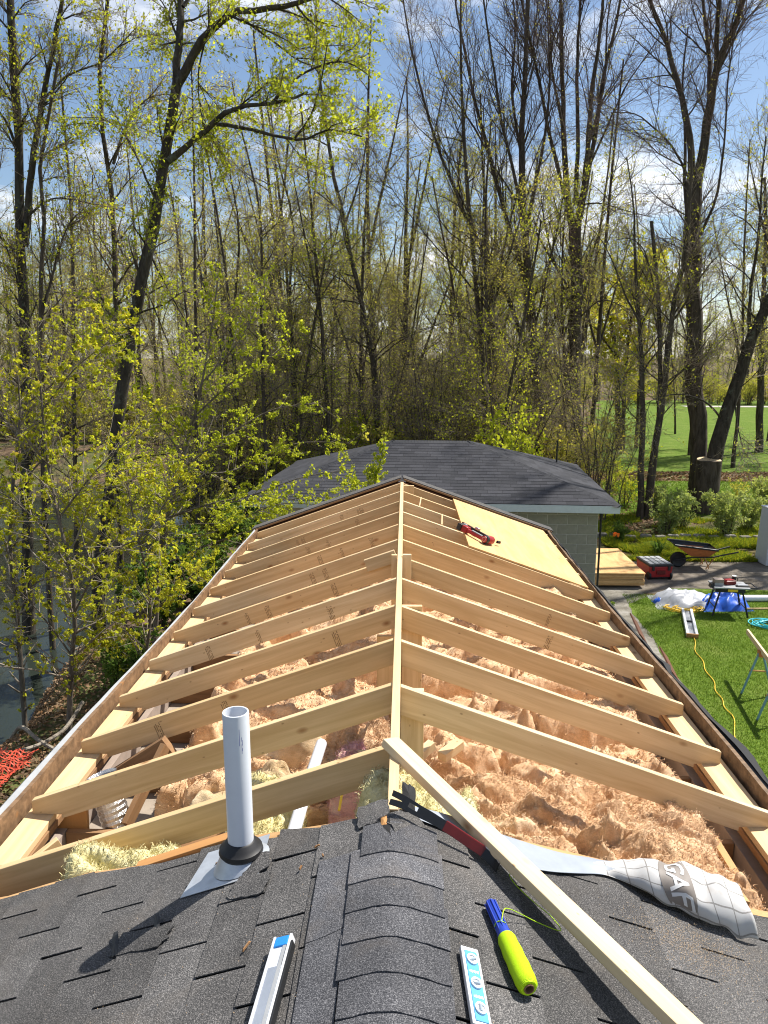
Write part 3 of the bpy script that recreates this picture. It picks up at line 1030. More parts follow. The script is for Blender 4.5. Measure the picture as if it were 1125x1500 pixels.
MB().box((-0.03, -0.085, 0.045), (0.26, 0.040, 0.045)).build('handle', M['red'], nl, bevel=0.012)
MB().box((-0.01, -0.085, 0.070), (0.16, 0.028, 0.012)).build('handle_grip', M['grey'], nl, bevel=0.004)
MB().box((-0.19, -0.075, 0.045), (0.085, 0.085, 0.075)).build('battery_foot', M['red'], nl, bevel=0.012)
MB().box((-0.255, -0.085, 0.045), (0.065, 0.095, 0.080)).build('battery', M['black'], nl, bevel=0.010)
MB().box((-0.245, -0.035, 0.075), (0.05, 0.04, 0.03)).build('battery_latch', M['grey'], nl, bevel=0.005)
MB().box((-0.06, 0.065, 0.045), (0.40, 0.030, 0.055)).build('magazine', M['black'], nl, bevel=0.005)
MB().box((-0.30, 0.070, 0.05), (0.16, 0.030, 0.050)).build('magazine_rail', M['darkwood'], nl, bevel=0.004)
MB().box((-0.12, 0.045, 0.09), (0.06, 0.04, 0.03)).build('belt_hook', M['paleedge'], nl, bevel=0.006)
MB().box((0.145, 0.150, 0.045), (0.03, 0.06, 0.03), taper=(0.9, 0.9)).build('nose', M['steel'], nl, bevel=0.004)

# the loose stud across the ridge
STUD0 = Vector((-0.02, 2.875, ZR + 0.026)); STUD1 = Vector((0.770, 1.735, ZR - SL * 0.775 + 0.115)); STUD1 = STUD0 + (STUD1 - STUD0) * 1.65
lo = board('loose_stud', STUD0, STUD1, 0.078, 0.036, M['lumber_pale'], up=(0.22, 0.0, 0.97), bevel=0.004)
bl = board('support_block', (STUD1.x - 0.16, STUD1.y + 0.05, STUD1.z - 0.105), (STUD1.x + 0.02, STUD1.y - 0.03, STUD1.z - 0.125), 0.10, 0.17, M['lumber']); tag(bl, 'short lumber block propping the lower end of the loose stud', 'block')
tag(lo, 'loose pale stud leaning from the ridge board down the right shingles', 'stud')
# ------------------------------------------------------------------ vent pipe
vp = empty('vent_pipe', (-0.528, 2.39, 3.66), label='white plastic vent pipe standing in a black rubber boot on the left shingles', cat='vent pipe')
MB().lathe([(0.0445, -0.25), (0.0445, 0.572), (0.0435, 0.574), (0.0385, 0.574), (0.038, 0.571), (0.038, -0.2)], 32).build('pipe', M['pvc'], vp, smooth=True)
MB().lathe([(0.0455, 0.098), (0.052, 0.094), (0.060, 0.078), (0.074, 0.068), (0.077, 0.055), (0.068, 0.042), (0.05, 0.04)], 28).build('rubber_collar', M['rubber'], vp, smooth=True)
mb = MB()
n = 28; vs = []; fs = []
for k in range(n):
    a = 2 * math.pi * k / n
    vs.append((0.066 * math.cos(a), 0.066 * math.sin(a), 0.05))
for k in range(n):
    a = 2 * math.pi * k / n
    x, y = 0.098 * math.cos(a), 0.094 * math.sin(a)
    vs.append((x, y, SL * x + 0.013))
fs += [(k, n + k, n + (k + 1) % n, (k + 1) % n) for k in range(n)]
mb.add(vs, fs)
mb.build('boot_cone', M['galv'], vp, smooth=True)
c5 = [(-0.190, -0.105), (0.080, -0.105), (0.080, 0.12), (-0.150, 0.12)]
mb = MB(); mb.add([(x, y, SL * x + 0.0105) for x, y in c5] + [(x, y, SL * x + 0.0085) for x, y in c5], [(0, 1, 2, 3), (7, 6, 5, 4)] + [(i, i + 4, (i + 1) % 4 + 4, (i + 1) % 4) for i in range(4)])
mb.build('flashing_plate', M['galv'], vp)
mb = MB()
for q, (a0, z0, z1) in enumerate(((-1.15, 0.47, 0.53), (-0.98, 0.44, 0.475), (-0.98, 0.485, 0.50), (-0.93, 0.45, 0.46), (-0.93, 0.47, 0.49))):
    w = 0.03
    p = [(0.0448 * math.cos(a), 0.0448 * math.sin(a)) for a in (a0, a0 + w)]
    mb.add([(p[0][0], p[0][1], z0), (p[1][0], p[1][1], z0), (p[1][0], p[1][1], z1), (p[0][0], p[0][1], z1)], [(0, 1, 2, 3)])
mb.build('printed_mark', M['deepblue'], vp)

# ------------------------------------------------------------------ levels, twine reel, pry bar
LM = Matrix.Translation((-0.298, 1.905, ZR - SL * 0.298 + 0.010)) @ Matrix.Rotation(-AN, 4, 'Y') @ Matrix.Rotation(-0.06, 4, 'Z')
lv = empty('spirit_level', label='long aluminium spirit level with a blue end cap on the left shingles', cat='level'); lv.matrix_basis = LM
mb = MB()
prof = [(-0.029, 0), (0.029, 0), (0.029, 0.026), (0.0215, 0.026), (0.0215, 0.0215), (-0.0215, 0.0215), (-0.0215, 0.026), (-0.029, 0.026)]
MB().prism(prof, -0.012, 1.20, M=Matrix.Rotation(math.pi / 2, 4, 'X')).build('body', M['aluwhite'], lv, bevel=0.0008)
MB().prism([(-0.0205, 0.0216), (0.0205, 0.0216), (0.0205, 0.0235), (-0.0205, 0.0235)], 0.10, 1.19, M=Matrix.Rotation(math.pi / 2, 4, 'X')).build('web', M['alu'], lv)
MB().prism([(0.0085, 0.0236), (0.0185, 0.0236), (0.0185, 0.0246), (0.0085, 0.0246)], 0.0, 1.19, M=Matrix.Rotation(math.pi / 2, 4, 'X')).build('dark_stripe', M['grey'], lv)
MB().box((0, -0.010, 0.0225), (0.0425, 0.036, 0.008)).build('end_cap', M['blue'], lv, bevel=0.003)
MB().box((0.033, -0.6, 0.014), (0.006, 1.17, 0.022)).build('edge_strip', M['steel'], lv, bevel=0.001)

TM = Matrix.Translation((0.222, 1.735, ZR - SL * 0.222 + 0.012)) @ Matrix.Rotation(AN, 4, 'Y') @ Matrix.Rotation(0.055, 4, 'Z')
tl = empty('torpedo_level', label='short blue torpedo level with three bubble vials on the right shingles', cat='level'); tl.matrix_basis = TM
MB().box((0, 0, 0.008), (0.052, 0.250, 0.016)).build('frame', M['aluwhite'], tl, bevel=0.003)
MB().box((0, -0.004, 0.0165), (0.036, 0.226, 0.004)).build('face', M['cyan'], tl, bevel=0.001)
for yy, rot in ((0.078, 0.5), (-0.002, 0.0), (-0.080, 1.57)):
    v = MB().lathe([(0.011, 0.0), (0.0155, 0.0), (0.0155, 0.0055), (0.011, 0.0055), (0.011, 0.0)], 20, 0, Matrix.Translation((0, yy, 0.0178)) @ Matrix.Diagonal((1.0, 1.15, 1, 1))).build('vial_window', M['vial'], tl, smooth=True)
    MB().lathe([(0.0005, 0.0), (0.0112, 0.0005)], 20, 0, Matrix.Translation((0, yy, 0.0192))).build('vial_back', M['vial'], v)
    MB().tube([Vector((0, yy, 0.0215)) + Vector((math.cos(rot), math.sin(rot), 0)) * d for d in (-0.0095, -0.004, 0.004, 0.0095)], [0.0035, 0.0045, 0.0045, 0.0035], 10).build('vial', M['vialglass'], v, smooth=True)
for yy_ in (0.037, -0.044):
    mb = MB()
    for k in range(9):
        mb.box((-0.012 + 0.003 * k, yy_, 0.0188), (0.0018, 0.006 + 0.002 * (k % 3), 0.0004))
    wp = mb.build('white_print', M['vial'], tl); wp['kind'] = 'stuff'

a0 = Vector((0.302, 2.085, ZR - SL * 0.302 + 0.024)); a1 = Vector((0.374, 1.765, ZR - SL * 0.374 + 0.036))
Mz = (a1 - a0).to_track_quat('Z', 'Y').to_matrix().to_4x4(); Mz.translation = a0
rl = empty('twine_reel', label='lime green string line wound on a blue handle, lying on the right shingles', cat='string reel'); rl.matrix_basis = Mz
MB().lathe([(0.001, 0), (0.012, 0.0), (0.016, 0.006), (0.0165, 0.10), (0.021, 0.13), (0.021, 0.145), (0.010, 0.15), (0.010, 0.155)], 16).build('handle', M['deepblue'], rl, smooth=True)
for k in range(8):
    a = k * math.pi / 4
    MB().box((0.018 * math.cos(a), 0.018 * math.sin(a), 0.07), (0.004, 0.004, 0.125)).build('handle_rib', M['deepblue'], rl, bevel=0.001)
MB().lathe([(0.012, 0.140), (0.024, 0.142), (0.0275, 0.155), (0.027, 0.175), (0.0295, 0.20), (0.0285, 0.225), (0.0305, 0.25), (0.0295, 0.275), (0.0300, 0.295), (0.0275, 0.315), (0.022, 0.322), (0.014, 0.322)], 28).build('twine_winding', M['twine'], rl, smooth=True)
MB().lathe([(0.0145, 0.30), (0.0145, 0.3255), (0.0115, 0.3255), (0.0115, 0.30)], 18).build('cardboard_core', M['brown'], rl, smooth=True)
MB().lathe([(0.0005, 0.302), (0.0116, 0.302)], 18).build('core_hole', M['black'], rl)
def onroof(x, y, dz): return (x, y, ZR - SL * abs(x) + dz)
cpts = [onroof(0.325, 1.985, 0.045), onroof(0.338, 2.03, 0.055), onroof(0.36, 2.055, 0.045), onroof(0.40, 2.068, 0.03), onroof(0.45, 2.072, 0.018), onroof(0.52, 2.078, 0.012)]
cpts2 = [onroof(0.52, 2.078, 0.012), onroof(0.50, 2.13, 0.012), onroof(0.455, 2.17, 0.012), onroof(0.405, 2.22, 0.015), onroof(0.385, 2.245, 0.025), onroof(0.39, 2.255, 0.03), onroof(0.40, 2.25, 0.02)]
def smooth_pts(pts, n=6):
    pts = [Vector(p) for p in pts]; out = []
    for i in range(len(pts) - 1):
        p0 = pts[max(0, i - 1)]; p1 = pts[i]; p2 = pts[i + 1]; p3 = pts[min(len(pts) - 1, i + 2)]
        for k in range(n):
            t = k / n
            out.append(0.5 * ((2 * p1) + (p2 - p0) * t + (2 * p0 - 5 * p1 + 4 * p2 - p3) * t * t + (3 * p1 - p0 - 3 * p2 + p3) * t ** 3))
    out.append(pts[-1]); return out
st = MB().tube(smooth_pts(cpts + cpts2[1:]), 0.0014, 6).build('loose_string', M['twine'], rl, smooth=True)
st.matrix_basis = Mz.inverted()
MB().tube([(0.0185 * math.cos(a), 0.0185 * math.sin(a), 0.10 + 0.004 * math.sin(a * 2)) for a in [k * math.pi / 8 for k in range(17)]], 0.0014, 6).build('string_loop', M['twine'], rl, smooth=True)

# pry bar: a flat strip standing on edge, claw at the ridge
pb = empty('pry_bar', onroof(0.1, 2.4, 0.0), label='flat pry bar with red painted shank and forked claw lying at the ridge', cat='pry bar')
path = [(-0.006, 2.408, ZR + 0.066), (0.035, 2.402, ZR + 0.052), (0.085, 2.388, ZR + 0.030), (0.14, 2.372, ZR + 0.008), (0.20, 2.352, ZR - 0.020), (0.26, 2.330, ZR - 0.050), (0.300, 2.316, ZR - 0.070), (0.322, 2.300, ZR - 0.082), (0.338, 2.280, ZR - 0.090), (0.346, 2.258, ZR - 0.090)]
sp = smooth_pts(path, 5)
hw = [0.017 + 0.008 * min(1, max(0, (1 - i / 16))) for i in range(len(sp))]
def bar_piece(i0, i1, lo_, hi_, name, mat, th=0.0032):
    """lo_,hi_ in -1..1 across the width"""
    vs = []; fs = []
    for i in range(i0, i1 + 1):
        t = (sp[min(len(sp) - 1, i + 1)] - sp[max(0, i - 1)]).normalized()
        wdir = Vector((0.20, 0.50, 0.84)); wdir = (wdir - t * wdir.dot(t)).normalized(); nn_ = t.cross(wdir)
        l = lo_(i) if callable(lo_) else lo_; h = hi_(i) if callable(hi_) else hi_
        for a, b in ((l, 1), (h, 1), (h, -1), (l, -1)):
            vs.append(sp[i] + wdir * (a * hw[i]) + nn_ * (b * th))
    for i in range(i1 - i0):
        a = i * 4; b = a + 4
        fs += [(a + q, a + (q + 1) % 4, b + (q + 1) % 4, b + q) for q in range(4)]
    fs += [(3, 2, 1, 0), tuple(4 * (i1 - i0) + q for q in range(4))]
    o = MB().add(vs, fs).build(name, mat, pb, bevel=0.0008); o.matrix_basis = pb.matrix_basis.inverted() @ o.matrix_basis
    return o
bpy.context.view_layer.update()
bar_piece(0, 5, lambda i: 0.20 - 0.038 * i + 0.01, 1.0, 'claw_tine', M['steel'])
bar_piece(0, 5, -1.0, lambda i: -0.20 + 0.038 * i - 0.01, 'claw_tine', M['steel'])
bar_piece(5, 7, -1.0, 1.0, 'claw_web', M['steel'])
bar_piece(7, 10, 0.45, 1.0, 'claw_side', M['steel']); bar_piece(7, 10, -1.0, -0.25, 'claw_side', M['steel'])
bar_piece(10, 18, -1, 1, 'shank', M['steel'])
bar_piece(18, 31, -1, 1, 'red_shank', M['redpaint'], 0.0034)
bar_piece(31, len(sp) - 1, -1, 1, 'hook', M['steel'])
bar_piece(30, len(sp) - 1, 0.9, 1.12, 'worn_lit_edge', M['paleedge'])
bar_piece(18, 31, 0.97, 1.12, 'worn_lit_edge', M['red'])  # brighter red strip paints the sunlit top edge of the dark red shank

# ------------------------------------------------------------------ underlayment folded along the cut
def ul_pt(u, v, lift=0.0):
    """u along the cut edge 0..1, v across the folded sheet 0..1 (back to front)"""
    x = 0.07 + 1.18 * u
    ye = cut_y(x) - 0.015
    base = ZR - SL * x + 0.010
    k = min(1.0, max(0.0, (u - 0.52) / 0.20)); k = k * k * (3 - 2 * k)
    w = 0.07 + 0.07 * math.sin(min(1, u / 0.62) * math.pi) ** 1.2
    yf = ye + 0.01 - w * v; zf = base + 0.006 * math.sin(u * 23 + v * 4) * u
    g_ = min(1.0, max(0.0, (u - 0.54) / 0.32)); g_ = g_ ** 0.75
    ry = 0.020 + 0.095 * g_; rz = 0.012 + 0.10 * g_
    a = math.pi * (1.02 - 1.10 * v)
    fold = 0.007 * math.sin(u * 60 + v * 5) + 0.006 * math.sin(u * 34 - v * 9) + 0.004 * math.sin(u * 95 + v * 17)
    cc = math.cos(a); ss = math.sin(a)
    yr = ye - 0.070 - 0.015 * g_ - ry * cc
    zr = base + 0.008 + rz * (abs(ss) ** 0.8 if ss > 0 else 0.25 * ss) + fold * g_
    xo = 0.03 * g_ * (v - 0.5) + 0.012 * g_ * math.sin(v * 7)
    return Vector((x + xo * k, yf * (1 - k) + yr * k, zf * (1 - k) + zr * k))
def ul(u, v, lift=0.0):
    p = ul_pt(u, v)
    if lift:
        e = 1e-3
        n_ = (ul_pt(u + e, v) - ul_pt(u - e, v)).cross(ul_pt(u, v + e) - ul_pt(u, v - e)).normalized()
        if n_.z < 0: n_ = -n_
        p = p + n_ * lift
    return p
nu, nv = 110, 26
vs = []; uvs = []
for i in range(nu + 1):
    for j in range(nv + 1):
        vs.append(ul(i / nu, j / nv)); uvs.append((i / nu * 1.27, j / nv * 0.30))
fs = []; mi = []
for i in range(nu):
    for j in range(nv):
        fs.append((i * (nv + 1) + j, i * (nv + 1) + j + 1, (i + 1) * (nv + 1) + j + 1, (i + 1) * (nv + 1) + j)); mi.append(1 if i / nu < 0.58 + 0.03 * math.sin(j * 0.5) else 0)
me = bpy.data.meshes.new('underlayment'); me.from_pydata([tuple(v) for v in vs], [], fs)
me.materials.append(M['underlay']); me.materials.append(M['underlay_back'])
uvl = me.uv_layers.new(name='UVMap')
for p in me.polygons:
    p.use_smooth = True; p.material_index = mi[p.index]
    for li in p.loop_indices:
        uvl.data[li].uv = uvs[me.loops[li].vertex_index]
ulo = empty('roof_underlayment', (0.7, 2.5, 3.6), label='grey roofing underlayment peeled back along the cut edge, its printed end curled up', cat='underlayment')
def ulpart(o):
    o.matrix_basis = Matrix.Translation((-0.7, -2.5, -3.6)) @ o.matrix_basis
    return o
so_ = ulpart(link('sheet', me, ulo))
sm = so_.modifiers.new('thickness', 'SOLIDIFY'); sm.thickness = 0.0015; sm.offset = -1
# printed oval and letters on the curl
UC, VC = 0.79, 0.62
def ulmap(a, b, lift): return ul(UC + b / 1.27, VC + a / 0.30, lift)      # the letters read down the front of the curl
mb = MB(); nr, na = 6, 36; vs = []; fs = []
for r_ in range(nr + 1):
    for k in range(na):
        a = 2 * math.pi * k / na
        ca_, sa_ = math.cos(a), math.sin(a)
        sx = math.copysign(abs(ca_) ** 0.75, ca_); sy = math.copysign(abs(sa_) ** 0.75, sa_)
        vs.append(ulmap(0.098 * sx * r_ / nr, 0.060 * sy * r_ / nr, 0.0022))
for r_ in range(nr):
    for k in range(na):
        fs.append((r_ * na + k, r_ * na + (k + 1) % na, (r_ + 1) * na + (k + 1) % na, (r_ + 1) * na + k))
ulpart(MB().add(vs, fs).build('printed_oval', M['printdark'], ulo, smooth=True))
cu = bpy.data.curves.new('letters', 'FONT'); cu.body = 'GAF'; cu.size = 0.088; cu.align_x = 'CENTER'; cu.align_y = 'CENTER'; cu.resolution_u = 3; cu.offset = 0.0014
to = bpy.data.objects.new('letters_tmp', cu); COL.objects.link(to)
bpy.context.view_layer.update()
tm = bpy.data.meshes.new_from_object(to.evaluated_get(bpy.context.evaluated_depsgraph_get()))
bpy.data.objects.remove(to)
bm = bmesh.new(); bm.from_mesh(tm)
bmesh.ops.triangulate(bm, faces=bm.faces)
bmesh.ops.subdivide_edges(bm, edges=[e for e in bm.edges if e.calc_length() > 0.012], cuts=2)
bmesh.ops.triangulate(bm, faces=bm.faces)
for v in bm.verts:
    v.co = ulmap(v.co.x, v.co.y * 1.15, 0.0040)
bm.to_mesh(tm); bm.free()
tm.materials.clear(); tm.materials.append(M['printlight'])
ulpart(link('printed_letters', tm, ulo))

# sawdust and chips on the shingles
rc = np.random.default_rng(44)
def scatter_chips(name, cx, cy, sx, sy, n, label):
    V = []; 
    X = rc.normal(cx, sx, n); Y = rc.normal(cy, sy, n)
    Z = ZR - SL * np.abs(X) + 0.0085
    s_ = rc.uniform(0.0006, 0.0020, n); a = rc.uniform(0, 6.28, n)
    dx = np.cos(a) * s_; dy = np.sin(a) * s_
    q = np.stack([np.stack([X - dx, Y - dy, Z], -1), np.stack([X + dy * .6, Y - dx * .6, Z + .001], -1), np.stack([X + dx, Y + dy, Z + .002], -1), np.stack([X - dy * .6, Y + dx * .6, Z + .001], -1)], 1).reshape(-1, 3)
    f = np.arange(n * 4).reshape(-1, 4)
    o = link(name, np_mesh(name, q, [f], M['chip']))
    return tag(o, label, 'sawdust', kind='stuff')
scatter_chips('sawdust', -0.185, 1.70, 0.022, 0.022, 700, 'patch of sawdust on the shingles beside the ridge caps')
scatter_chips('sawdust', 0.98, 2.23, 0.11, 0.06, 2600, 'sawdust spread on the right shingles below the underlayment')
scatter_chips('sawdust', 1.15, 2.05, 0.18, 0.12, 500, 'thin sawdust on the lower right shingles')
scatter_chips('sawdust', -0.4, 1.9, 0.35, 0.25, 260, 'scattered wood crumbs on the left shingles')
for i, (px, x, y, l, a) in enumerate(((0, -0.255, 2.34, 0.035, 0.4), (0, -0.30, 2.25, 0.03, 1.2), (0, -0.42, 1.95, 0.06, 1.0), (0, -0.62, 2.42, 0.03, 0.2), (0, -0.23, 2.28, 0.02, 2.0))):
    o = MB().box((0, 0, 0.004), (l * 0.6, 0.006, 0.005), taper=(0.7, 0.6)).build('wood_splinter', M['oldwood'], loc=onroof(x, y, 0.008), rot=(0, -AN, a))
    tag(o, 'small brown wood splinter on the left shingles', 'wood splinter', 'splinters on the left shingles')

# ------------------------------------------------------------------ inside the open attic
def batt(name, x0, x1, y0, y1, z0, h, seed, mat, res, label, cat='insulation', group=None, amp=1.0):
    nx_ = max(8, int((x1 - x0) / res)); ny2 = max(6, int((y1 - y0) / res))
    u = np.linspace(0, 1, nx_ + 1); v = np.linspace(0, 1, ny2 + 1)
    U, Vv = np.meshgrid(u, v, indexing='ij')
    X = x0 + (x1 - x0) * U; Y = y0 + (y1 - y0) * Vv
    edge = np.minimum(np.minimum(U * (x1 - x0), (1 - U) * (x1 - x0)), np.minimum(Vv * (y1 - y0), (1 - Vv) * (y1 - y0)))
    e = np.clip(edge / 0.09, 0, 1); e = np.sqrt(1 - (1 - e) ** 2)
    b1 = fbm(X * 3.2, Y * 4.2, 3, seed)
    rid = 1 - np.abs(2 * (vnoise(X * 5.0 + 3 * b1, Y * 9.0 + 3 * b1, seed + 5)) - 1)
    rid2 = 1 - np.abs(2 * (vnoise(X * 22.0 + 3 * b1, Y * 30.0, seed + 9)) - 1)
    fine = fbm(X * 40, Y * 55, 3, seed + 2)
    rid3 = 1 - np.abs(2 * (vnoise(X * 55.0 + 4 * b1, Y * 80.0, seed + 13)) - 1)
    crev = np.clip((1 - np.abs(2 * vnoise(X * 2.6 + 2.5 * b1, Y * 5.5 + 2.5 * b1, seed + 17) - 1) - 0.86) / 0.14, 0, 1)
    Z = z0 + e * (h + amp * (0.34 * b1 + 0.085 * (rid - 0.4) + 0.020 * (rid2 - 0.4) + 0.006 * (rid3 - 0.5) + 0.024 * fine - 0.11 * crev))
    X = X + amp * 0.05 * fbm(X * 9, Y * 9, 3, seed + 21); Y = Y + amp * 0.06 * fbm(X * 8, Y * 8, 3, seed + 33)
    P = np.stack([X, Y, Z], -1)
    idx_ = np.arange((nx_ + 1) * (ny2 + 1)).reshape(nx_ + 1, ny2 + 1)
    q = np.stack([idx_[:-1, :-1], idx_[1:, :-1], idx_[1:, 1:], idx_[:-1, 1:]], -1).reshape(-1, 4)
    o = link(name, np_mesh(name, P.reshape(-1, 3), [q], mat, smooth=True))
    if cat == 'insulation':
        r = np.random.default_rng(seed + 900); A = P.reshape(-1, 3)
        near = res < 0.013
        n_ = (24000 if (x1 - x0) > 1.2 else 7000) if near else 5000
        c = A[r.integers(0, len(A), n_)] + r.normal(size=(n_, 3)) * np.array([0.008, 0.008, 0.003])
        th_ = 9.0 * fbm(c[:, 0] * 6, c[:, 1] * 6, 3, seed + 3) + r.normal(size=n_) * 1.3
        d = np.stack([np.cos(th_), np.sin(th_) * 0.8, r.uniform(-0.05, 0.75, n_)], -1); d /= np.linalg.norm(d, axis=1, keepdims=True)
        l = r.uniform(0.006, 0.028, n_)[:, None]; w_ = np.cross(d, r.normal(size=(n_, 3))); w_ /= np.linalg.norm(w_, axis=1, keepdims=True); w_ = w_ * r.uniform(0.0005, 0.0016, n_)[:, None] * (1 if near else 1.8)
        bend = r.normal(size=(n_, 3)) * 0.006 + np.array([0, 0, 0.004])
        V = np.stack([c - w_, c + w_, c + d * l * 0.5 + bend + w_, c + d * l * 0.5 + bend - w_, c + d * l], 1).reshape(-1, 3)
        b5 = np.arange(n_)[:, None] * 5
        fo = link('loose_fibres', np_mesh('loose_fibres', V, [b5 + np.array([[0, 1, 2, 3]]), b5 + np.array([[3, 2, 4]])], mat), o); fo['kind'] = 'stuff'
    return tag(o, label, cat, group)
ORD = ['first', 'second', 'third', 'fourth', 'fifth', 'sixth', 'seventh', 'eighth', 'ninth']
GP = 'fibreglass batts between the ceiling joists'
batt('insulation_batt', 0.06, 1.52, 2.48, 3.28, 2.90, 0.34, 1, M['ins_pink'], 0.009, 'fluffy tan pink insulation heaped behind the underlayment', group=GP)
batt('insulation_batt', 0.22, 1.55, 3.18, 3.86, 2.90, 0.24, 2, M['ins_pink'], 0.010, 'tan pink insulation batt under the second right rafter', group=GP)
for k in range(9):
    y0 = 3.80 + 0.609 * k
    batt('insulation_batt', 0.03 if k % 2 else 0.12, 1.58, y0, y0 + 0.62, 2.90, 0.16 + 0.06 * (k % 3), 3 + k, M['ins_pink'], 0.014 if k < 3 else 0.022, 'tan pink insulation batt between joists below the right rafters, bay %s from the ridge post' % ORD[k], group=GP)
    batt('insulation_batt', -1.30, -0.05, y0 - 0.15, y0 + 0.46, 2.90, 0.14 + 0.06 * ((k + 1) % 3), 23 + k, M['ins_pink'], 0.014 if k < 3 else 0.022, 'tan pink insulation batt between joists below the left rafters, bay %s from the ridge post' % ORD[k], group=GP)
batt('insulation_batt', -0.80, -0.46, 2.98, 3.62, 2.90, 0.38, 41, M['ins_yellow'], 0.010, 'yellow insulation batt beside the white drain pipe', group=GP)
batt('insulation_batt', -0.20, 0.34, 2.50, 2.98, 2.90, 0.74, 42, M['ins_yellow'], 0.009, 'pale yellow insulation bulging behind the torn ridge shingles', group=GP)
batt('insulation_batt', 0.08, 0.40, 2.62, 3.30, 2.90, 0.56, 47, M['ins_yellow'], 0.010, 'yellow insulation tuft right of the ridge post', group=GP)
batt('insulation_batt', -1.35, -0.55, 2.60, 2.90, 2.90, 0.52, 43, M['ins_yellow'], 0.010, 'yellow insulation along the cut edge left of the vent pipe', group=GP)
batt('insulation_batt', -0.36, -0.14, 3.50, 3.95, 2.92, 0.42, 44, M['ins_rose'], 0.010, 'rose pink insulation wad beside the ridge post', group=GP)
batt('kraft_paper', -1.10, -0.55, 3.58, 3.98, 2.96, 0.20, 45, M['kraft'], 0.012, 'crumpled brown kraft paper facing on the insulation', 'paper facing', amp=0.9)
batt('kraft_paper', -1.15, -0.40, 4.10, 4.50, 2.98, 0.16, 46, M['kraft'], 0.014, 'torn kraft paper sheet below the third left rafter', 'paper facing', amp=0.9)
batt('insulation_batt', -0.36, -0.02, 3.92, 4.30, 2.92, 0.36, 48, M['ins_pink'], 0.010, 'brown pink insulation heap left of the ridge post', group=GP)

dp = empty('drain_pipe', (-0.43, 3.3, 3.30), label='white plastic drain pipe with a coupling lying in the attic', cat='pipe')
MB().tube([(-0.02, -0.62, 0.08), (0.0, 0.0, 0.07), (0.02, 0.55, 0.04)], 0.030, 18).build('pipe', M['pvc'], dp, smooth=True)
MB().tube([(0.000, 0.06, 0.068), (0.002, 0.13, 0.066)], 0.040, 18).build('coupling', M['pvc'], dp, smooth=True)
fd = empty('foil_duct', (-1.50, 3.68, 2.98), label='crinkled foil duct poking up between the left rafters', cat='duct')
MB().lathe([(0.075 + 0.004 * (k % 2), -0.15 + 0.016 * k) for k in range(26)], 22, 0, Matrix.Rotation(-0.30, 4, 'Y') @ Matrix.Rotation(-0.15, 4, 'X')).build('sleeve', M['foil'], fd, smooth=False)
MB().lathe([(0.068, -0.1), (0.068, 0.235)], 20, 0, Matrix.Rotation(-0.30, 4, 'Y') @ Matrix.Rotation(-0.15, 4, 'X')).build('liner', M['grey'], fd, smooth=True)
def stick(name, p0, p1, th, dep, mat, label, cat='old board', up=(0, 0, 1)):
    return tag(board(name, p0, p1, th, dep, mat, up=up, bevel=0.002), label, cat)
stick('old_board', (-1.70, 3.60, 2.80), (-1.70, 3.62, 3.12), 0.16, 0.03, M['oldwood_orange'], 'orange brown old board standing beside the foil duct', up=(0, 1, 0))
stick('old_board', (-1.20, 3.42, 2.98), (-0.70, 3.46, 3.10), 0.30, 0.02, M['oldwood'], 'dark old board lying flat in place of the shaded cavity left of the vent pipe')  # flat dark board put in for the shade of an open cavity
stick('old_board', (-1.62, 2.98, 2.95), (-1.62, 3.00, 3.20), 0.12, 0.03, M['oldwood'], 'short brown board standing behind the first left rafter', up=(0, 1, 0))
stick('old_board', (-1.60, 4.02, 3.0), (-1.28, 4.00, 3.22), 0.05, 0.16, M['oldwood'], 'dark red old board between the second and third left rafters')
stick('old_board', (-1.42, 3.62, 2.98), (-1.30, 3.95, 3.26), 0.03, 0.07, M['oldwood'], 'thin weathered stick beside the foil duct')
stick('old_board', (-1.70, 2.95, 3.10), (-1.52, 3.12, 3.20), 0.03, 0.12, M['lumber'], 'pale offcut resting on the left plate')
stick('old_board', (0.30, 2.82, 3.28), (0.28, 3.24, 3.42), 0.045, 0.06, M['oldwood'], 'short grey brown old stick standing in the right insulation')
stick('old_board', (1.45, 2.62, 3.20), (1.50, 3.30, 3.14), 0.035, 0.09, M['oldwood_orange'], 'tilted old rafter stub by the right plate')
stick('offcut', (0.10, 3.95, 3.20), (0.20, 4.05, 3.24), 0.05, 0.05, M['lumber_pale'], 'small pale wood offcut on the insulation by the ridge', 'offcut')
stick('offcut', (0.25, 3.98, 3.20), (0.36, 4.10, 3.22), 0.06, 0.05, M['lumber_pale'], 'pale wood offcut block beside a smaller one', 'offcut')
stick('old_board', (-0.98, 2.60, 3.485), (-0.60, 2.585, 3.635), 0.05, 0.022, M['oldwood_orange'], 'splintered brown strip along the cut roof edge', up=(0, 0, 1))
stick('rough_strip', (0.10, 2.535, 3.735), (1.36, 2.66, 3.345), 0.05, 0.025, M['plyedge'], 'raw wooden strip under the cut edge of the right roof', 'strip')
tag(board('cardboard_tube', (-0.30, 3.66, 3.36), (-0.06, 3.60, 3.40), 0.09, 0.08, M['kraft'], bevel=0.035), 'pale rolled paper tube left of the ridge board', 'paper roll')
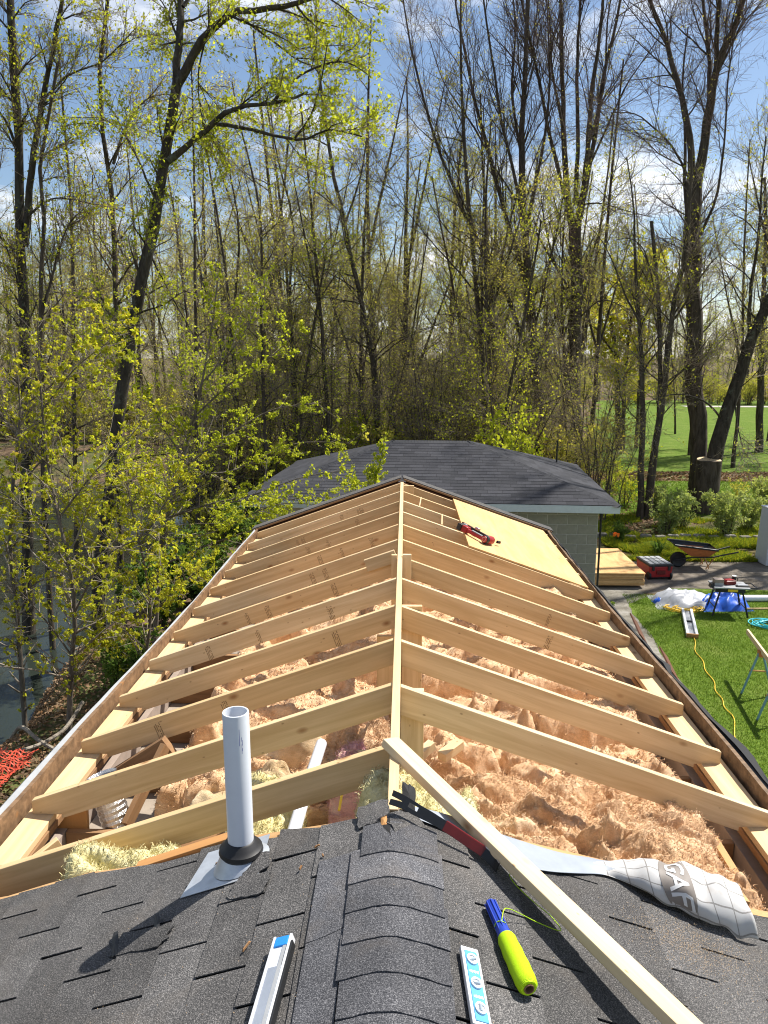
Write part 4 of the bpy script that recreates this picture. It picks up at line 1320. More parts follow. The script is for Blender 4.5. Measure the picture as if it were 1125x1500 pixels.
for (pts, mat, lab) in (([(-0.25, 3.10, 3.42), (-0.22, 3.3, 3.50), (-0.12, 3.42, 3.50), (-0.03, 3.46, 3.48)], 'yellow', 'yellow electric cable looping left of the ridge board'),
                        ([(0.90, 3.30, 3.16), (1.10, 3.12, 3.22), (1.24, 2.95, 3.24), (1.32, 2.70, 3.28)], 'yellow', 'yellow electric cable across the shaded right insulation'),
                        ([(0.10, 3.30, 3.45), (0.20, 3.14, 3.46), (0.24, 2.95, 3.44), (0.27, 2.80, 3.46)], 'white', 'white electric cable hanging beside the ridge post')):
    o = MB().tube(smooth_pts(pts), 0.006, 7).build('electric_cable', M[mat], smooth=True); tag(o, lab, 'cable')

# ------------------------------------------------------------------ the block garage
GA = math.radians(-4.0)
gar = empty('garage', (4.28, 15.02, 0), GA, label='low block garage with a dark hipped shingle roof behind the frame', cat='garage')
GW, GD, GE, GR = 7.70, 5.9, 2.52, 0.93      # local: x from -GW to 0, y from 0 to GD, eave height, roof rise
OV = 0.36
INS = GD / 2
MB().box((-GW / 2, GD / 2, 1.24), (GW - 2 * OV + 0.016, GD - 2 * OV + 0.016, 2.48)).build('wall', M['mortar'], gar)
bk = MB().box((0, 0, 0), (0.392, 0.03, 0.192)).mesh('block', M['block'], bevel=0.006)
bh = MB().box((0, 0, 0), (0.192, 0.03, 0.192)).mesh('half_block', M['block'], bevel=0.006)
zc = 2.36; row = 0
while zc > 0.05:
    x = -OV
    if row % 2:
        o = link('block', bh, gar, (x - 0.098, OV + 0.000, zc)); x -= 0.201
    while x > -3.6:
        o = link('block', bk, gar, (x - 0.198, OV + 0.000, zc)); x -= 0.402
    row += 1; zc -= 0.202
# blocks on the side wall towards the lawn
zc = 2.36; row = 0
while zc > 0.05:
    y = OV + 0.05 + (0.2 if row % 2 else 0)
    while y < GD - OV - 0.3:
        link('block', bk, gar, (-OV + 0.0, y + 0.198, zc), (0, 0, math.pi / 2)); y += 0.402
    row += 1; zc -= 0.202


def slope_strip(a, b, c, d, n, name):
    """courses from eave a-b up to ridge c-d (a under c, b under d)"""
    a, b, c, d = map(Vector, (a, b, c, d))
    nrm = (b - a).cross(c - a).normalized()
    if nrm.z < 0: nrm = -nrm
    L = (b - a).length; S = ((a + b) / 2 - (c + d) / 2).length
    ex = (b - a).normalized()
    vs = []; fs = []; uv = []
    for i in range(n):
        t0, t1 = i / n, (i + 1) / n
        p = [a.lerp(c, t0) + nrm * 0.005, b.lerp(d, t0) + nrm * 0.005, b.lerp(d, t1), a.lerp(c, t1), a.lerp(c, t0), b.lerp(d, t0)]
        k = len(vs); vs += p
        us = [(q - a).dot(ex) for q in p]
        off = 0.155 * (i % 2) + 0.07 * (i % 3)
        ub = [(u + off, 0.145 * (i + f)) for u, f in zip(us, (0.03, 0.03, 0.97, 0.97, 0.02, 0.02))]
        fs += [(k, k + 1, k + 2, k + 3), (k + 4, k + 5, k + 1, k)]
        uv += ub
    me = bpy.data.meshes.new(name); me.from_pydata([tuple(v) for v in vs], [], fs); me.materials.append(M['gshingle'])
    l = me.uv_layers.new(name='UVMap')
    for pz in me.polygons:
        for li in pz.loop_indices: l.data[li].uv = uv[me.loops[li].vertex_index]
    return link(name, me, gar)


zE = GE + 0.01; zT = GE + GR
P00 = (-GW, 0, zE); P10 = (0, 0, zE); P11 = (0, GD, zE); P01 = (-GW, GD, zE)
RL_ = (-GW + INS, INS, zT); RR_ = (-INS, INS, zT)
slope_strip(P00, P10, RL_, RR_, 21, 'roof_slope')
slope_strip(P10, P11, RR_, RR_, 21, 'roof_slope')
slope_strip(P11, P01, RR_, RL_, 21, 'roof_slope')
slope_strip(P01, P00, RL_, RL_, 21, 'roof_slope')
for p, q in ((P10, RR_), (P11, RR_), (P00, RL_), (P01, RL_), (RL_, RR_)):
    p = Vector(p) + Vector((0, 0, 0.010)); q = Vector(q) + Vector((0, 0, 0.010))
    for k in range(24):
        a_ = p.lerp(q, k / 24); b_ = p.lerp(q, (k + 1.25) / 24)
        Mm, L = frame(a_ + Vector((0, 0, 0.006)), b_, (0, 0, 1))
        MB().add([(-L / 2, -0.12, -0.045), (-L / 2, 0, 0.004), (-L / 2, 0.12, -0.045), (L / 2, -0.12, -0.045), (L / 2, 0, 0.004), (L / 2, 0.12, -0.045)], [(0, 3, 4, 1), (1, 4, 5, 2), (0, 1, 2)]).build('hip_cap', M['hipcap'], gar, mat4=Mm)
MB().box((-GW / 2, 0.011, GE - 0.075), (GW, 0.022, 0.15)).build('fascia', M['fascia'], gar)
MB().box((-0.011, GD / 2, GE - 0.075), (0.022, GD - 0.05, 0.15)).build('fascia', M['fascia'], gar)
MB().box((-GW / 2, GD - 0.011, GE - 0.075), (GW, 0.022, 0.15)).build('fascia', M['fascia'], gar)
MB().box((-GW + 0.011, GD / 2, GE - 0.075), (0.022, GD - 0.05, 0.15)).build('fascia', M['fascia'], gar)
MB().box((-GW / 2, GD / 2, GE - 0.135), (GW - 0.06, GD - 0.06, 0.012)).build('soffit', M['fascia'], gar)
MB().tube([(-0.75, 4.2, GE + 0.3), (-0.75, 4.2, GE + 0.85)], 0.02, 8).build('roof_vent', M['steel'], gar)
MB().tube([(-OV + 0.09, 0.5, 0.0), (-OV + 0.09, 0.5, 2.40)], 0.022, 8).build('downpipe', M['steel'], gar)

# ------------------------------------------------------------------ things in the yard
# plywood stack beside the garage
rp = np.random.default_rng(8)
NSH = 15
for k in range(NSH):
    z = 0.075 + 0.0195 * k
    gap = 0.008 if k == 7 else 0.0
    o = MB().box((0, 0, 0), (2.44, 1.22, 0.0185)).build('plywood_sheet', M['ply'], loc=(5.13 + rp.uniform(-.012, .012), 19.02 + rp.uniform(-.02, .02), z + (0.018 if k >= 8 else 0)), rot=(0, 0, math.pi / 2 + rp.uniform(-.008, .008)), bevel=0.001)
    lab = 'top plywood sheet of the stack beside the garage' if k == NSH - 1 else ('bottom plywood sheet of the stack beside the garage' if k == 0 else 'plywood sheet inside the stack beside the garage')
    tag(o, lab, 'plywood sheet', 'plywood sheets stacked beside the garage')
for k, yy in enumerate((18.1, 19.0, 19.9)):
    o = MB().box((0, 0, 0.035), (1.2, 0.09, 0.06)).build('bearer', M['oldwood'], loc=(5.13, yy, 0)); tag(o, 'timber bearer under the plywood stack', 'timber', 'bearers under the plywood stack')

# rolling tool box
tb = empty('tool_box', (6.32, 18.95, 0.0), 0.10, label='red rolling tool box with a black ribbed lid on the drive', cat='tool box')
MB().box((0, 0, 0.20), (0.56, 0.80, 0.28), taper=(1.06, 1.04)).build('body', M['red'], tb, bevel=0.02)
MB().box((0, 0, 0.365), (0.62, 0.86, 0.05)).build('lid', M['black'], tb, bevel=0.015)
for i in range(4):
    for j in range(3):
        MB().box((-0.21 + 0.14 * i, -0.26 + 0.26 * j, 0.398), (0.115, 0.22, 0.016)).build('lid_rib', M['grey'], tb, bevel=0.004)
MB().box((0, 0, 0.05), (0.50, 0.74, 0.05)).build('base', M['black'], tb, bevel=0.01)
for sx in (-1, 1):
    MB().lathe([(0.001, -0.03), (0.09, -0.03), (0.10, -0.02), (0.10, 0.02), (0.09, 0.03), (0.001, 0.03)], 16, 0, Matrix.Translation((sx * 0.27, -0.34, 0.10)) @ Matrix.Rotation(math.pi / 2, 4, 'Y')).build('wheel', M['rubber'], tb, smooth=True)
    MB().box((sx * 0.20, -0.425, 0.30), (0.06, 0.03, 0.12)).build('latch', M['black'], tb, bevel=0.005)
MB().box((0, -0.425, 0.19), (0.22, 0.02, 0.10)).build('front_panel', M['redpaint'], tb, bevel=0.005)

# wheelbarrow
wbw = empty('wheelbarrow', (7.62, 19.75, 0.0), -0.05, label='orange wheelbarrow with a black tray rim on the drive', cat='wheelbarrow')
def tray_ring(z, x0, x1, w): return [(x0, -w, z), (x1, -w, z), (x1, w, z), (x0, w, z)]
lo_ = tray_ring(0.34, -0.16, 0.30, 0.20); hi_ = tray_ring(0.66, -0.62, 0.46, 0.34); hi_ = [(x, y, z - 0.12 * (x + 0.62) / 1.08) for x, y, z in hi_]
MB().add(lo_ + hi_, [(3, 2, 1, 0)] + [(i, (i + 1) % 4, 4 + (i + 1) % 4, 4 + i) for i in range(4)]).build('tray', M['orange'], wbw, bevel=0.0)
mi_ = [(x * 0.97, y * 0.97, z - 0.01) for x, y, z in hi_]; li_ = [(x * 0.95, y * 0.95, z + 0.02) for x, y, z in lo_]
MB().add(li_ + mi_, [(0, 1, 2, 3)] + [(4 + i, 4 + (i + 1) % 4, (i + 1) % 4, i) for i in range(4)]).build('tray_inside', M['black'], wbw)
MB().tube([Vector(p) for p in hi_], 0.028, 8, closed=True).build('rim', M['black'], wbw, smooth=True)
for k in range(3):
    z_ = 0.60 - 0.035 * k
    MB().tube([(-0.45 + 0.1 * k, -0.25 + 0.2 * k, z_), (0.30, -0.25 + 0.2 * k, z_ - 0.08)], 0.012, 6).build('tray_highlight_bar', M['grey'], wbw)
MB().lathe([(0.10, -0.04), (0.17, -0.055), (0.20, -0.035), (0.205, 0.0), (0.20, 0.035), (0.17, 0.055), (0.10, 0.04)], 22, 0, Matrix.Translation((-0.42, 0, 0.205)) @ Matrix.Rotation(math.pi / 2, 4, 'X')).build('tyre', M['rubber'], wbw, smooth=True)
MB().lathe([(0.001, -0.03), (0.10, -0.035), (0.10, 0.035), (0.001, 0.03)], 16, 0, Matrix.Translation((-0.42, 0, 0.205)) @ Matrix.Rotation(math.pi / 2, 4, 'X')).build('wheel_hub', M['black'], wbw, smooth=True)
for s in (-1, 1):
    MB().tube([(-0.55, s * 0.09, 0.20), (-0.1, s * 0.17, 0.31), (0.35, s * 0.24, 0.335), (0.98, s * 0.30, 0.50)], 0.019, 8).build('handle', M['black'], wbw, smooth=True)
    MB().tube([(0.18, s * 0.22, 0.32), (0.30, s * 0.24, 0.03), (0.22, s * 0.24, 0.02), (0.42, s * 0.25, 0.33)], 0.014, 8).build('leg', M['oldwood_orange'], wbw, smooth=True)

# saw table
sw = empty('saw_table', (6.95, 16.0, 0.0), -0.12, label='black folding work table standing on the lawn, tools on top', cat='work table')
MB().box((0, 0, 0.635), (0.72, 0.52, 0.03)).build('table_top', M['grey'], sw, bevel=0.004)
MB().box((-0.02, 0, 0.575), (0.60, 0.44, 0.085)).build('motor_body', M['black'], sw, bevel=0.01)
MB().box((0.02, -0.235, 0.585), (0.20, 0.02, 0.05)).build('front_plate', M['yellow'], sw, bevel=0.003)
for sx in (-1, 1):
    for sy in (-1, 1):
        MB().tube([(sx * 0.22, sy * 0.20, 0.58), (sx * 0.36, sy * 0.26, 0.0)], 0.020, 8).build('leg', M['black'], sw, smooth=True)
    MB().tube([(sx * 0.31, -0.24, 0.20), (sx * 0.31, 0.24, 0.20)], 0.012, 6).build('brace', M['black'], sw)
MB().tube([(0.36, -0.20, 0.64), (0.52, -0.20, 0.64), (0.50, 0.2, 0.64), (0.36, 0.2, 0.64)], 0.012, 6).build('extension_rail', M['black'], sw)
MB().box((-0.38, -0.12, 0.66), (0.10, 0.16, 0.08), taper=(0.6, 0.8)).build('side_bracket', M['black'], sw)
def yard(name, mb, mat, loc, rz, label, cat, bevel=0.0, smooth=False):
    return tag(mb.build(name, mat, loc=loc, rot=(0, 0, rz), bevel=bevel, smooth=smooth), label, cat)
bx_ = empty('cardboard_box', (6.70, 15.96, 0.651), -0.1, label='small brown box standing on the left end of the work table', cat='box')
MB().box((0, 0, 0.07), (0.19, 0.16, 0.14)).build('carton', M['wallred'], bx_, bevel=0.004)
MB().box((0, -0.083, 0.035), (0.18, 0.006, 0.06)).build('label_panel', M['grey'], bx_)
rt = empty('drill_case', (6.95, 16.05, 0.651), 0.25, label='red tool case on the work table', cat='tool case')
MB().box((0, 0, 0.045), (0.24, 0.22, 0.085)).build('case', M['redpaint'], rt, bevel=0.015)
MB().box((0, -0.02, 0.096), (0.18, 0.12, 0.016)).build('case_lid', M['red'], rt, bevel=0.004)
cp_ = empty('thermos_cup', (7.09, 16.10, 0.651), 0, label='dark steel travel cup at the back of the work table', cat='cup')
MB().lathe([(0.001, 0), (0.036, 0), (0.045, 0.14), (0.045, 0.15), (0.001, 0.15)], 16).build('cup_body', M['steel'], cp_, smooth=True)
MB().lathe([(0.046, 0.150), (0.046, 0.165), (0.001, 0.167)], 16).build('cup_lid', M['aluwhite'], cp_, smooth=True)
MB().tube([(0.04, 0, 0.12), (0.075, 0, 0.11), (0.075, 0, 0.05), (0.038, 0, 0.04)], 0.007, 6).build('cup_handle', M['black'], cp_, smooth=True)
sd = empty('sander_pad', (7.17, 15.85, 0.651), -0.05, label='flat dark tool with a pale top on the right of the work table', cat='hand tool')
MB().box((0, 0, 0.012), (0.26, 0.10, 0.024)).build('tool_base', M['black'], sd, bevel=0.004)
MB().box((0, 0, 0.032), (0.22, 0.07, 0.016)).build('tool_top', M['tarpw'], sd, bevel=0.004)

# crumpled tarp, silver and blue side
def tarp(name, cx, cy, sx, sy, h, seed, mat, label):
    n_ = 17
    u = np.linspace(-1, 1, n_ + 1); U, Vv = np.meshgrid(u, u, indexing='ij')
    r_ = np.sqrt(U ** 2 + Vv ** 2); k = np.clip(1 - r_ ** 2.2, 0, 1) ** 0.6
    ang = np.arctan2(Vv, U); wob_ = 1 + 0.25 * (vnoise(np.cos(ang) * 2 + 5, np.sin(ang) * 2 + 5, seed) - 0.5)
    b_ = fbm(U * 2.5, Vv * 2.5, 3, seed)
    rid = 1 - np.abs(2 * vnoise(U * 2.2 + 3 * b_, Vv * 3 + 3 * b_, seed + 3) - 1)
    rid2 = 1 - np.abs(2 * vnoise(U * 5 + 3 * b_, Vv * 9 - 3 * b_, seed + 6) - 1)
    Z = 0.015 + k * h * (0.45 + 0.55 * rid + 0.25 * (rid2 - 0.5) + 0.8 * b_)
    sq = np.maximum(np.abs(U), np.abs(Vv)) / np.maximum(r_, 1e-6)
    X = cx + sx * U * wob_ / np.maximum(sq, 1) * 1.15; Y = cy + sy * Vv * wob_ / np.maximum(sq, 1) * 1.15
    idx_ = np.arange((n_ + 1) ** 2).reshape(n_ + 1, n_ + 1)
    q = np.stack([idx_[:-1, :-1], idx_[1:, :-1], idx_[1:, 1:], idx_[:-1, 1:]], -1).reshape(-1, 4)
    o = link(name, np_mesh(name, np.stack([X, Y, Z], -1).reshape(-1, 3), [q[:, [0, 1, 2]], q[:, [0, 2, 3]]], mat)); return tag(o, label, 'tarp')
tarp('tarp', 6.30, 16.75, 0.60, 0.44, 0.27, 3, M['tarpw'], 'crumpled silver tarp heaped on the lawn')
tarp('tarp', 7.10, 16.55, 0.48, 0.40, 0.30, 8, M['tarpb'], 'crumpled blue tarp behind the work table legs')
tarp('tarp', 5.80, 16.68, 0.18, 0.16, 0.12, 12, M['tarpb'], 'blue corner of tarp poking from the silver heap')
dn = MB().tube([(7.45, 16.85, 0.075), (9.4, 16.90, 0.075)], 0.075, 16).build('white_pipe', M['white'], smooth=True); tag(dn, 'long white pipe lying on the lawn by the drive', 'pipe')
stk = board('stick', (7.45, 16.25, 0.03), (9.3, 16.33, 0.03), 0.04, 0.03, M['lumber'], bevel=0.002); tag(stk, 'thin wooden batten lying on the grass beside the white pipe', 'batten')
# extension cord: coil and run
pts = []
rcd = np.random.default_rng(17)
for k in range(150):
    a = k * 0.42; r_ = 0.22 + 0.10 * math.sin(k * 0.23) + rcd.uniform(-.03, .03)
    pts.append((6.12 + 1.35 * r_ * math.cos(a), 16.22 + 0.75 * r_ * math.sin(a), 0.05 + 0.03 * math.sin(k * 0.9)))
run = [(6.00, 15.98, 0.03), (5.86, 15.4, 0.03), (5.75, 14.7, 0.03), (5.50, 13.8, 0.03), (5.36, 13.0, 0.03), (5.22, 12.2, 0.03), (5.10, 11.6, 0.03), (5.02, 11.0, 0.03), (4.7, 10.0, 0.03)]
run2 = []
for i, p in enumerate(smooth_pts(run, 8)): run2.append(p + Vector((0.025 * math.sin(i * 0.7), 0, 0)))
ec = MB().tube(pts, 0.008, 5).tube(run2, 0.008, 5).build('extension_cord', M['yellow']); tag(ec, 'yellow extension cord coiled on the lawn and trailing towards the house', 'cord')
# white trim channel
tr = empty('trim_channel', (5.90, 15.27, 0.0), math.atan2(14.48 - 16.06, 5.68 - 6.13), label='white trim channel with a wooden end lying on the lawn', cat='trim')
for s in (-1, 1):
    MB().box((0, s * 0.085, 0.05), (1.62, 0.05, 0.09)).build('side_strip', M['white'], tr, bevel=0.004)
MB().box((0, 0, 0.03), (1.60, 0.12, 0.03)).build('web', M['tarpw'], tr)
MB().box((0.83, 0, 0.05), (0.04, 0.22, 0.09)).build('wooden_end', M['oldwood_orange'], tr)
MB().box((-0.05, 0, 0.055), (0.05, 0.11, 0.03)).build('clip', M['steel'], tr)
# teal hose
pts = []
for k in range(170):
    a = k * 0.30; r_ = 0.30 + 0.10 * math.sin(k * 0.37)
    pts.append((7.52 + r_ * math.cos(a) + 0.04 * math.sin(k * .11), 15.22 + 0.72 * r_ * math.sin(a), 0.03 + 0.05 * (k / 170) + 0.02 * math.sin(k * 0.5)))
hs = MB().tube(pts, 0.012, 5).build('air_hose', M['teal']); tag(hs, 'coil of teal air hose lying on the lawn', 'hose')
# saw horse
sh = empty('saw_horse', (5.78, 11.7, 0.0), 0, label='saw horse with a pale stud rail and blue green legs on the lawn', cat='saw horse')
def shp_(o): o.matrix_basis = Matrix.Translation((-5.78, -11.7, 0)) @ o.matrix_basis; return o
A_ = Vector((5.93, 12.75, 0.78)); B_ = Vector((5.58, 10.70, 0.78))
shp_(board('rail', A_, B_, 0.038, 0.089, M['lumber_pale'], sh))
for t_ in (0.42, 0.88):
    c_ = A_.lerp(B_, t_); pd = Vector(((B_ - A_).y, -(B_ - A_).x, 0)).normalized()
    for s in (-1, 1):
        foot = c_ + pd * s * 0.24; foot.z = 0.0
        shp_(MB().tube([c_ - Vector((0, 0, 0.06)) + pd * s * 0.03, foot], 0.018, 6).build('leg', M['tealmetal'], sh))
    shp_(MB().box(c_ - Vector((0, 0, 0.06)), (0.08, 0.10, 0.10)).build('bracket', M['orange'], sh, bevel=0.004))
    mids = [c_ + pd * s * 0.15 for s in (-1, 1)]
    shp_(MB().tube([Vector((p.x, p.y, 0.42)) for p in mids], 0.012, 6).build('cross_brace', M['oldwood_orange'], sh))
# pale cabinet at the drive
cb = empty('metal_cabinet', (9.99, 20.2, 0.0), 0.06, label='pale grey metal cabinet standing at the edge of the drive', cat='cabinet')
MB().box((0, 0, 0.76), (0.96, 0.60, 1.50), taper=(0.90, 0.9)).build('cabinet_body', M['cabinet'], cb, bevel=0.02)
MB().box((0, 0, 1.525), (0.90, 0.56, 0.03)).build('cabinet_top', M['white'], cb, bevel=0.008)
MB().box((0.02, -0.30, 0.80), (0.78, 0.012, 1.20)).build('door', M['cabinet'], cb, bevel=0.004)
for k in range(4):
    MB().box((-0.30 + 0.035 * k, -0.309, 0.98), (0.022, 0.006, 0.04)).build('badge_letter', M['inkblack'], cb)
# crumpled orange netting on the bank
V_ = []; F_ = []
rn = np.random.default_rng(5)
nx_, ny_2 = 46, 30
def net_pt(i, j):
    x = -7.2 + i * 0.05; y = 8.2 + j * 0.05
    x += 0.10 * float(fbm(np.array([i * .22]), np.array([j * .22]), 3, 3)[0]) * 2; y += 0.10 * float(fbm(np.array([i * .22]), np.array([j * .22]), 3, 7)[0]) * 2
    return Vector((x, y, gz(x, y) + 0.05 + 0.5 * abs(float(fbm(np.array([i * .18]), np.array([j * .18]), 3, 9)[0]))))
grid = [[net_pt(i, j) for j in range(ny_2)] for i in range(nx_)]
mb = MB()
def strap(a, b, w):
    d = (b - a); s_ = d.cross(Vector((0, 0, 1))).normalized() * w
    k = len(mb.v)
    mb.v += [tuple(a - s_), tuple(a + s_), tuple(b + s_), tuple(b - s_)]; mb.f.append([k, k + 1, k + 2, k + 3]); mb.m.append(0)
for i in range(nx_ - 1):
    for j in range(ny_2 - 1):
        strap(grid[i][j], grid[i + 1][j], 0.011); strap(grid[i][j], grid[i][j + 1], 0.008)
nt_ = mb.build('safety_netting', M['netting']); tag(nt_, 'crumpled orange red plastic netting lying on the leafy bank', 'netting')
# a broken pale branch on the bank
for (p, lab) in (([(-5.9, 10.6, -.1), (-5.5, 10.2, .12), (-5.15, 9.95, .05), (-4.8, 9.75, -.05)], 'pale fallen branch lying on the leafy bank'), ([(-4.75, 10.6, .35), (-4.85, 10.2, .12), (-5.05, 9.9, .02), (-5.3, 9.6, .0)], 'crooked pale branch propped on the leafy bank')):
    pts = [Vector((x, y, gz(x, y) + 0.06 + max(0, z))) for x, y, z in p]
    o = MB().tube(smooth_pts(pts), 0.028, 7).build('fallen_branch', M['twig_pale'], smooth=True); tag(o, lab, 'branch')
#TREES
# ------------------------------------------------------------------ trees
def tubes_np(P, R, S):
    n, K, _ = P.shape
    T = np.gradient(P, axis=1); T /= np.maximum(np.linalg.norm(T, axis=2, keepdims=True), 1e-9)
    D = P[:, -1] - P[:, 0]
    ref = np.where((np.abs(D[:, 2:3]) > 0.7 * np.linalg.norm(D, axis=1, keepdims=True)), np.array([[1.0, 0.13, 0]]), np.array([[0.07, 0, 1.0]]))
    U = np.cross(T, ref[:, None, :]); U /= np.maximum(np.linalg.norm(U, axis=2, keepdims=True), 1e-9)
    Wv = np.cross(T, U)
    an = np.arange(S) * 2 * np.pi / S
    V = P[:, :, None, :] + R[:, :, None, None] * (np.cos(an)[None, None, :, None] * U[:, :, None, :] + np.sin(an)[None, None, :, None] * Wv[:, :, None, :])
    base = (np.arange(n) * K * S)[:, None, None]; row = (np.arange(K - 1) * S)[None, :, None]; k = np.arange(S)[None, None, :]; k2 = (np.arange(S) + 1) % S
    k2 = k2[None, None, :]
    a = base + row
    F = np.stack([a + k, a + k2, a + S + k2, a + S + k], -1).reshape(-1, 4)
    return V.reshape(-1, 3), F


def grow(r, start, d, L, K, wig, up):
    n = len(start); P = np.zeros((n, K, 3)); P[:, 0] = start
    d = d / np.linalg.norm(d, axis=1, keepdims=True)
    for j in range(1, K):
        d = d + wig * r.normal(size=(n, 3)); d[:, 2] += up
        d /= np.linalg.norm(d, axis=1, keepdims=True)
        P[:, j] = P[:, j - 1] + d * (L / (K - 1))[:, None]
    return P


def spawn(r, P, R, n, t0=0.2, t1=1.0, ang=(25, 60), L=(1, 2), K=5, wig=0.12, up=0.05, rf=0.6, rmin=0.004, taper=0.25, lw=1.0, tip=0.5, rmax=9.0):
    m, Kp, _ = P.shape
    seg = np.linalg.norm(np.diff(P, axis=1), axis=2).sum(1)
    w = seg ** lw; w /= w.sum()
    pi = r.choice(m, n, p=w)
    t = t0 + (t1 - t0) * r.random(n)
    f = t * (Kp - 1); i = np.minimum(f.astype(int), Kp - 2); fr_ = (f - i)[:, None]
    pos = P[pi, i] * (1 - fr_) + P[pi, i + 1] * fr_
    tan = P[pi, i + 1] - P[pi, i]; tan /= np.maximum(np.linalg.norm(tan, axis=1, keepdims=True), 1e-9)
    rad = R[pi, i] * (1 - fr_[:, 0]) + R[pi, i + 1] * fr_[:, 0]
    q = r.normal(size=(n, 3)); q -= tan * (q * tan).sum(1, keepdims=True); q /= np.maximum(np.linalg.norm(q, axis=1, keepdims=True), 1e-9)
    a = np.radians(r.uniform(ang[0], ang[1], n))[:, None]
    d = tan * np.cos(a) + q * np.sin(a)
    Ln = r.uniform(L[0], L[1], n) * (1 - tip * t)
    Pc = grow(r, pos, d, Ln, K, wig, up)
    r0 = np.clip(rad * rf, rmin, rmax) * r.uniform(0.7, 1.15, n)
    Rc = r0[:, None] * np.linspace(1, taper, K)[None, :]
    Rc = np.maximum(Rc, rmin * 0.55)
    return Pc, Rc


def leaves_np(r, P, n, size, droop=0.0, cluster=1, spread=0.5, t0=0.3):
    m, K, _ = P.shape
    pi = r.integers(0, m, n); t = t0 + (1 - t0) * r.random(n)
    f = t * (K - 1); i = np.minimum(f.astype(int), K - 2); fr_ = (f - i)[:, None]
    pos = P[pi, i] * (1 - fr_) + P[pi, i + 1] * fr_
    if cluster > 1:
        pos = np.repeat(pos, cluster, 0)
    N_ = len(pos)
    d = r.normal(size=(N_, 3)); d[:, 2] -= droop
    d /= np.linalg.norm(d, axis=1, keepdims=True)
    q = r.normal(size=(N_, 3)); q -= d * (q * d).sum(1, keepdims=True); q /= np.maximum(np.linalg.norm(q, axis=1, keepdims=True), 1e-9)
    s = size * r.uniform(0.35, 1.5, N_)[:, None]
    o = pos + d * s * spread * (0.2 if cluster > 1 else r.random((N_, 1)))
    nn = np.cross(d, q)
    V = np.stack([o, o + d * s * 0.5 + q * s * 0.36 + nn * s * 0.1, o + d * s, o + d * s * 0.5 - q * s * 0.36 + nn * s * 0.1], 1).reshape(-1, 3)
    return V, np.arange(N_ * 4).reshape(-1, 4)


def resample(pts, K):
    sp_ = smooth_pts(pts, 8); A = np.array([tuple(p) for p in sp_])
    s = np.concatenate([[0], np.cumsum(np.linalg.norm(np.diff(A, axis=0), axis=1))]); s /= s[-1]
    u = np.linspace(0, 1, K)
    return np.stack([np.interp(u, s, A[:, k]) for k in range(3)], -1)


def tree_meshes(seed, limbs, cfg):
    """limbs: list of (points, r0, r1); returns trunk mesh, crown mesh"""
    r = np.random.default_rng(seed)
    K0 = 14
    P = np.stack([resample(l[0], K0) for l in limbs]); 
    R = np.stack([np.linspace(l[1], l[2], K0) for l in limbs])
    P[:, 1:-1] += r.normal(size=P[:, 1:-1].shape) * (R[:, 1:-1, None] * cfg.get('rough', 0.18))
    R[:, 1:-1] *= r.uniform(0.93, 1.07, R[:, 1:-1].shape)
    # root flare
    R[0, 0] *= 1.2; R[0, 1] *= 1.03
    VT, FT = tubes_np(P, R, 9)
    tv = [VT]; tf = [FT]; off = len(VT)
    lev = [(P, R)]
    cv = []; cf = []; coff = 0
    for k, lv_ in enumerate(cfg['levels']):
        lv_ = dict(lv_); src = lv_.pop('src', -1); S = lv_.pop('S', 3); trunk = lv_.pop('trunk', False)
        if src == 'all':
            Ks = 5
            PP = np.concatenate([p[:, np.round(np.linspace(0, p.shape[1] - 1, Ks)).astype(int)] for p, _ in lev]); RR = np.concatenate([q[:, np.round(np.linspace(0, q.shape[1] - 1, Ks)).astype(int)] for _, q in lev])
        else:
            PP, RR = lev[src]
        Pc, Rc = spawn(r, PP, RR, **lv_)
        lev.append((Pc, Rc))
        V, F = tubes_np(Pc, Rc, S)
        if trunk:
            tv.append(V); tf.append(F + off); off += len(V)
        else:
            cv.append(V); cf.append(F + coff); coff += len(V)
    lf = []
    for L in cfg.get('leaves', []):
        L = dict(L); src = L.pop('src', -1)
        PP = lev[src][0]
        V, F = leaves_np(r, PP, **L)
        cv.append(V); lf.append(F + coff); coff += len(V)
    tm = np_mesh('trunk', np.concatenate(tv), [np.concatenate(tf)], M[cfg.get('bark', 'bark')], smooth=True)
    cm = None
    if cv:
        fl = cf + lf; mi_ = [0] * len(cf) + [1] * len(lf)
        cm = np_mesh('crown', np.concatenate(cv), fl, [M[cfg.get('twig', 'twig')], M[cfg.get('leaf', 'leaf_olive')]], mi_)
    return tm, cm


def tree(name, seed, limbs, cfg, label, cat='tree', group=None, origin=None):
    o0 = Vector(limbs[0][0][0]) if origin is None else Vector(origin)
    limbs = [([Vector(p) - o0 for p in l[0]], l[1] * 0.72, l[2] * 0.72) for l in limbs]
    tm, cm = tree_meshes(seed, limbs, cfg)
    e = empty(name, o0, 0, label, cat, group)
    link('trunk', tm, e)
    if cm: link('crown', cm, e)
    return e


def px(Y, *pts, dy=0.0):
    n = len(pts)
    return [at(x, y, Y + dy * (i / max(1, n - 1)) ** 1.2) for i, (x, y) in enumerate(pts)]


def base(px_, py_, Y):      # foot of a trunk, sunk into the ground
    p = at(px_, py_, Y); p.z = gz(p.x, p.y) - 0.25
    return p


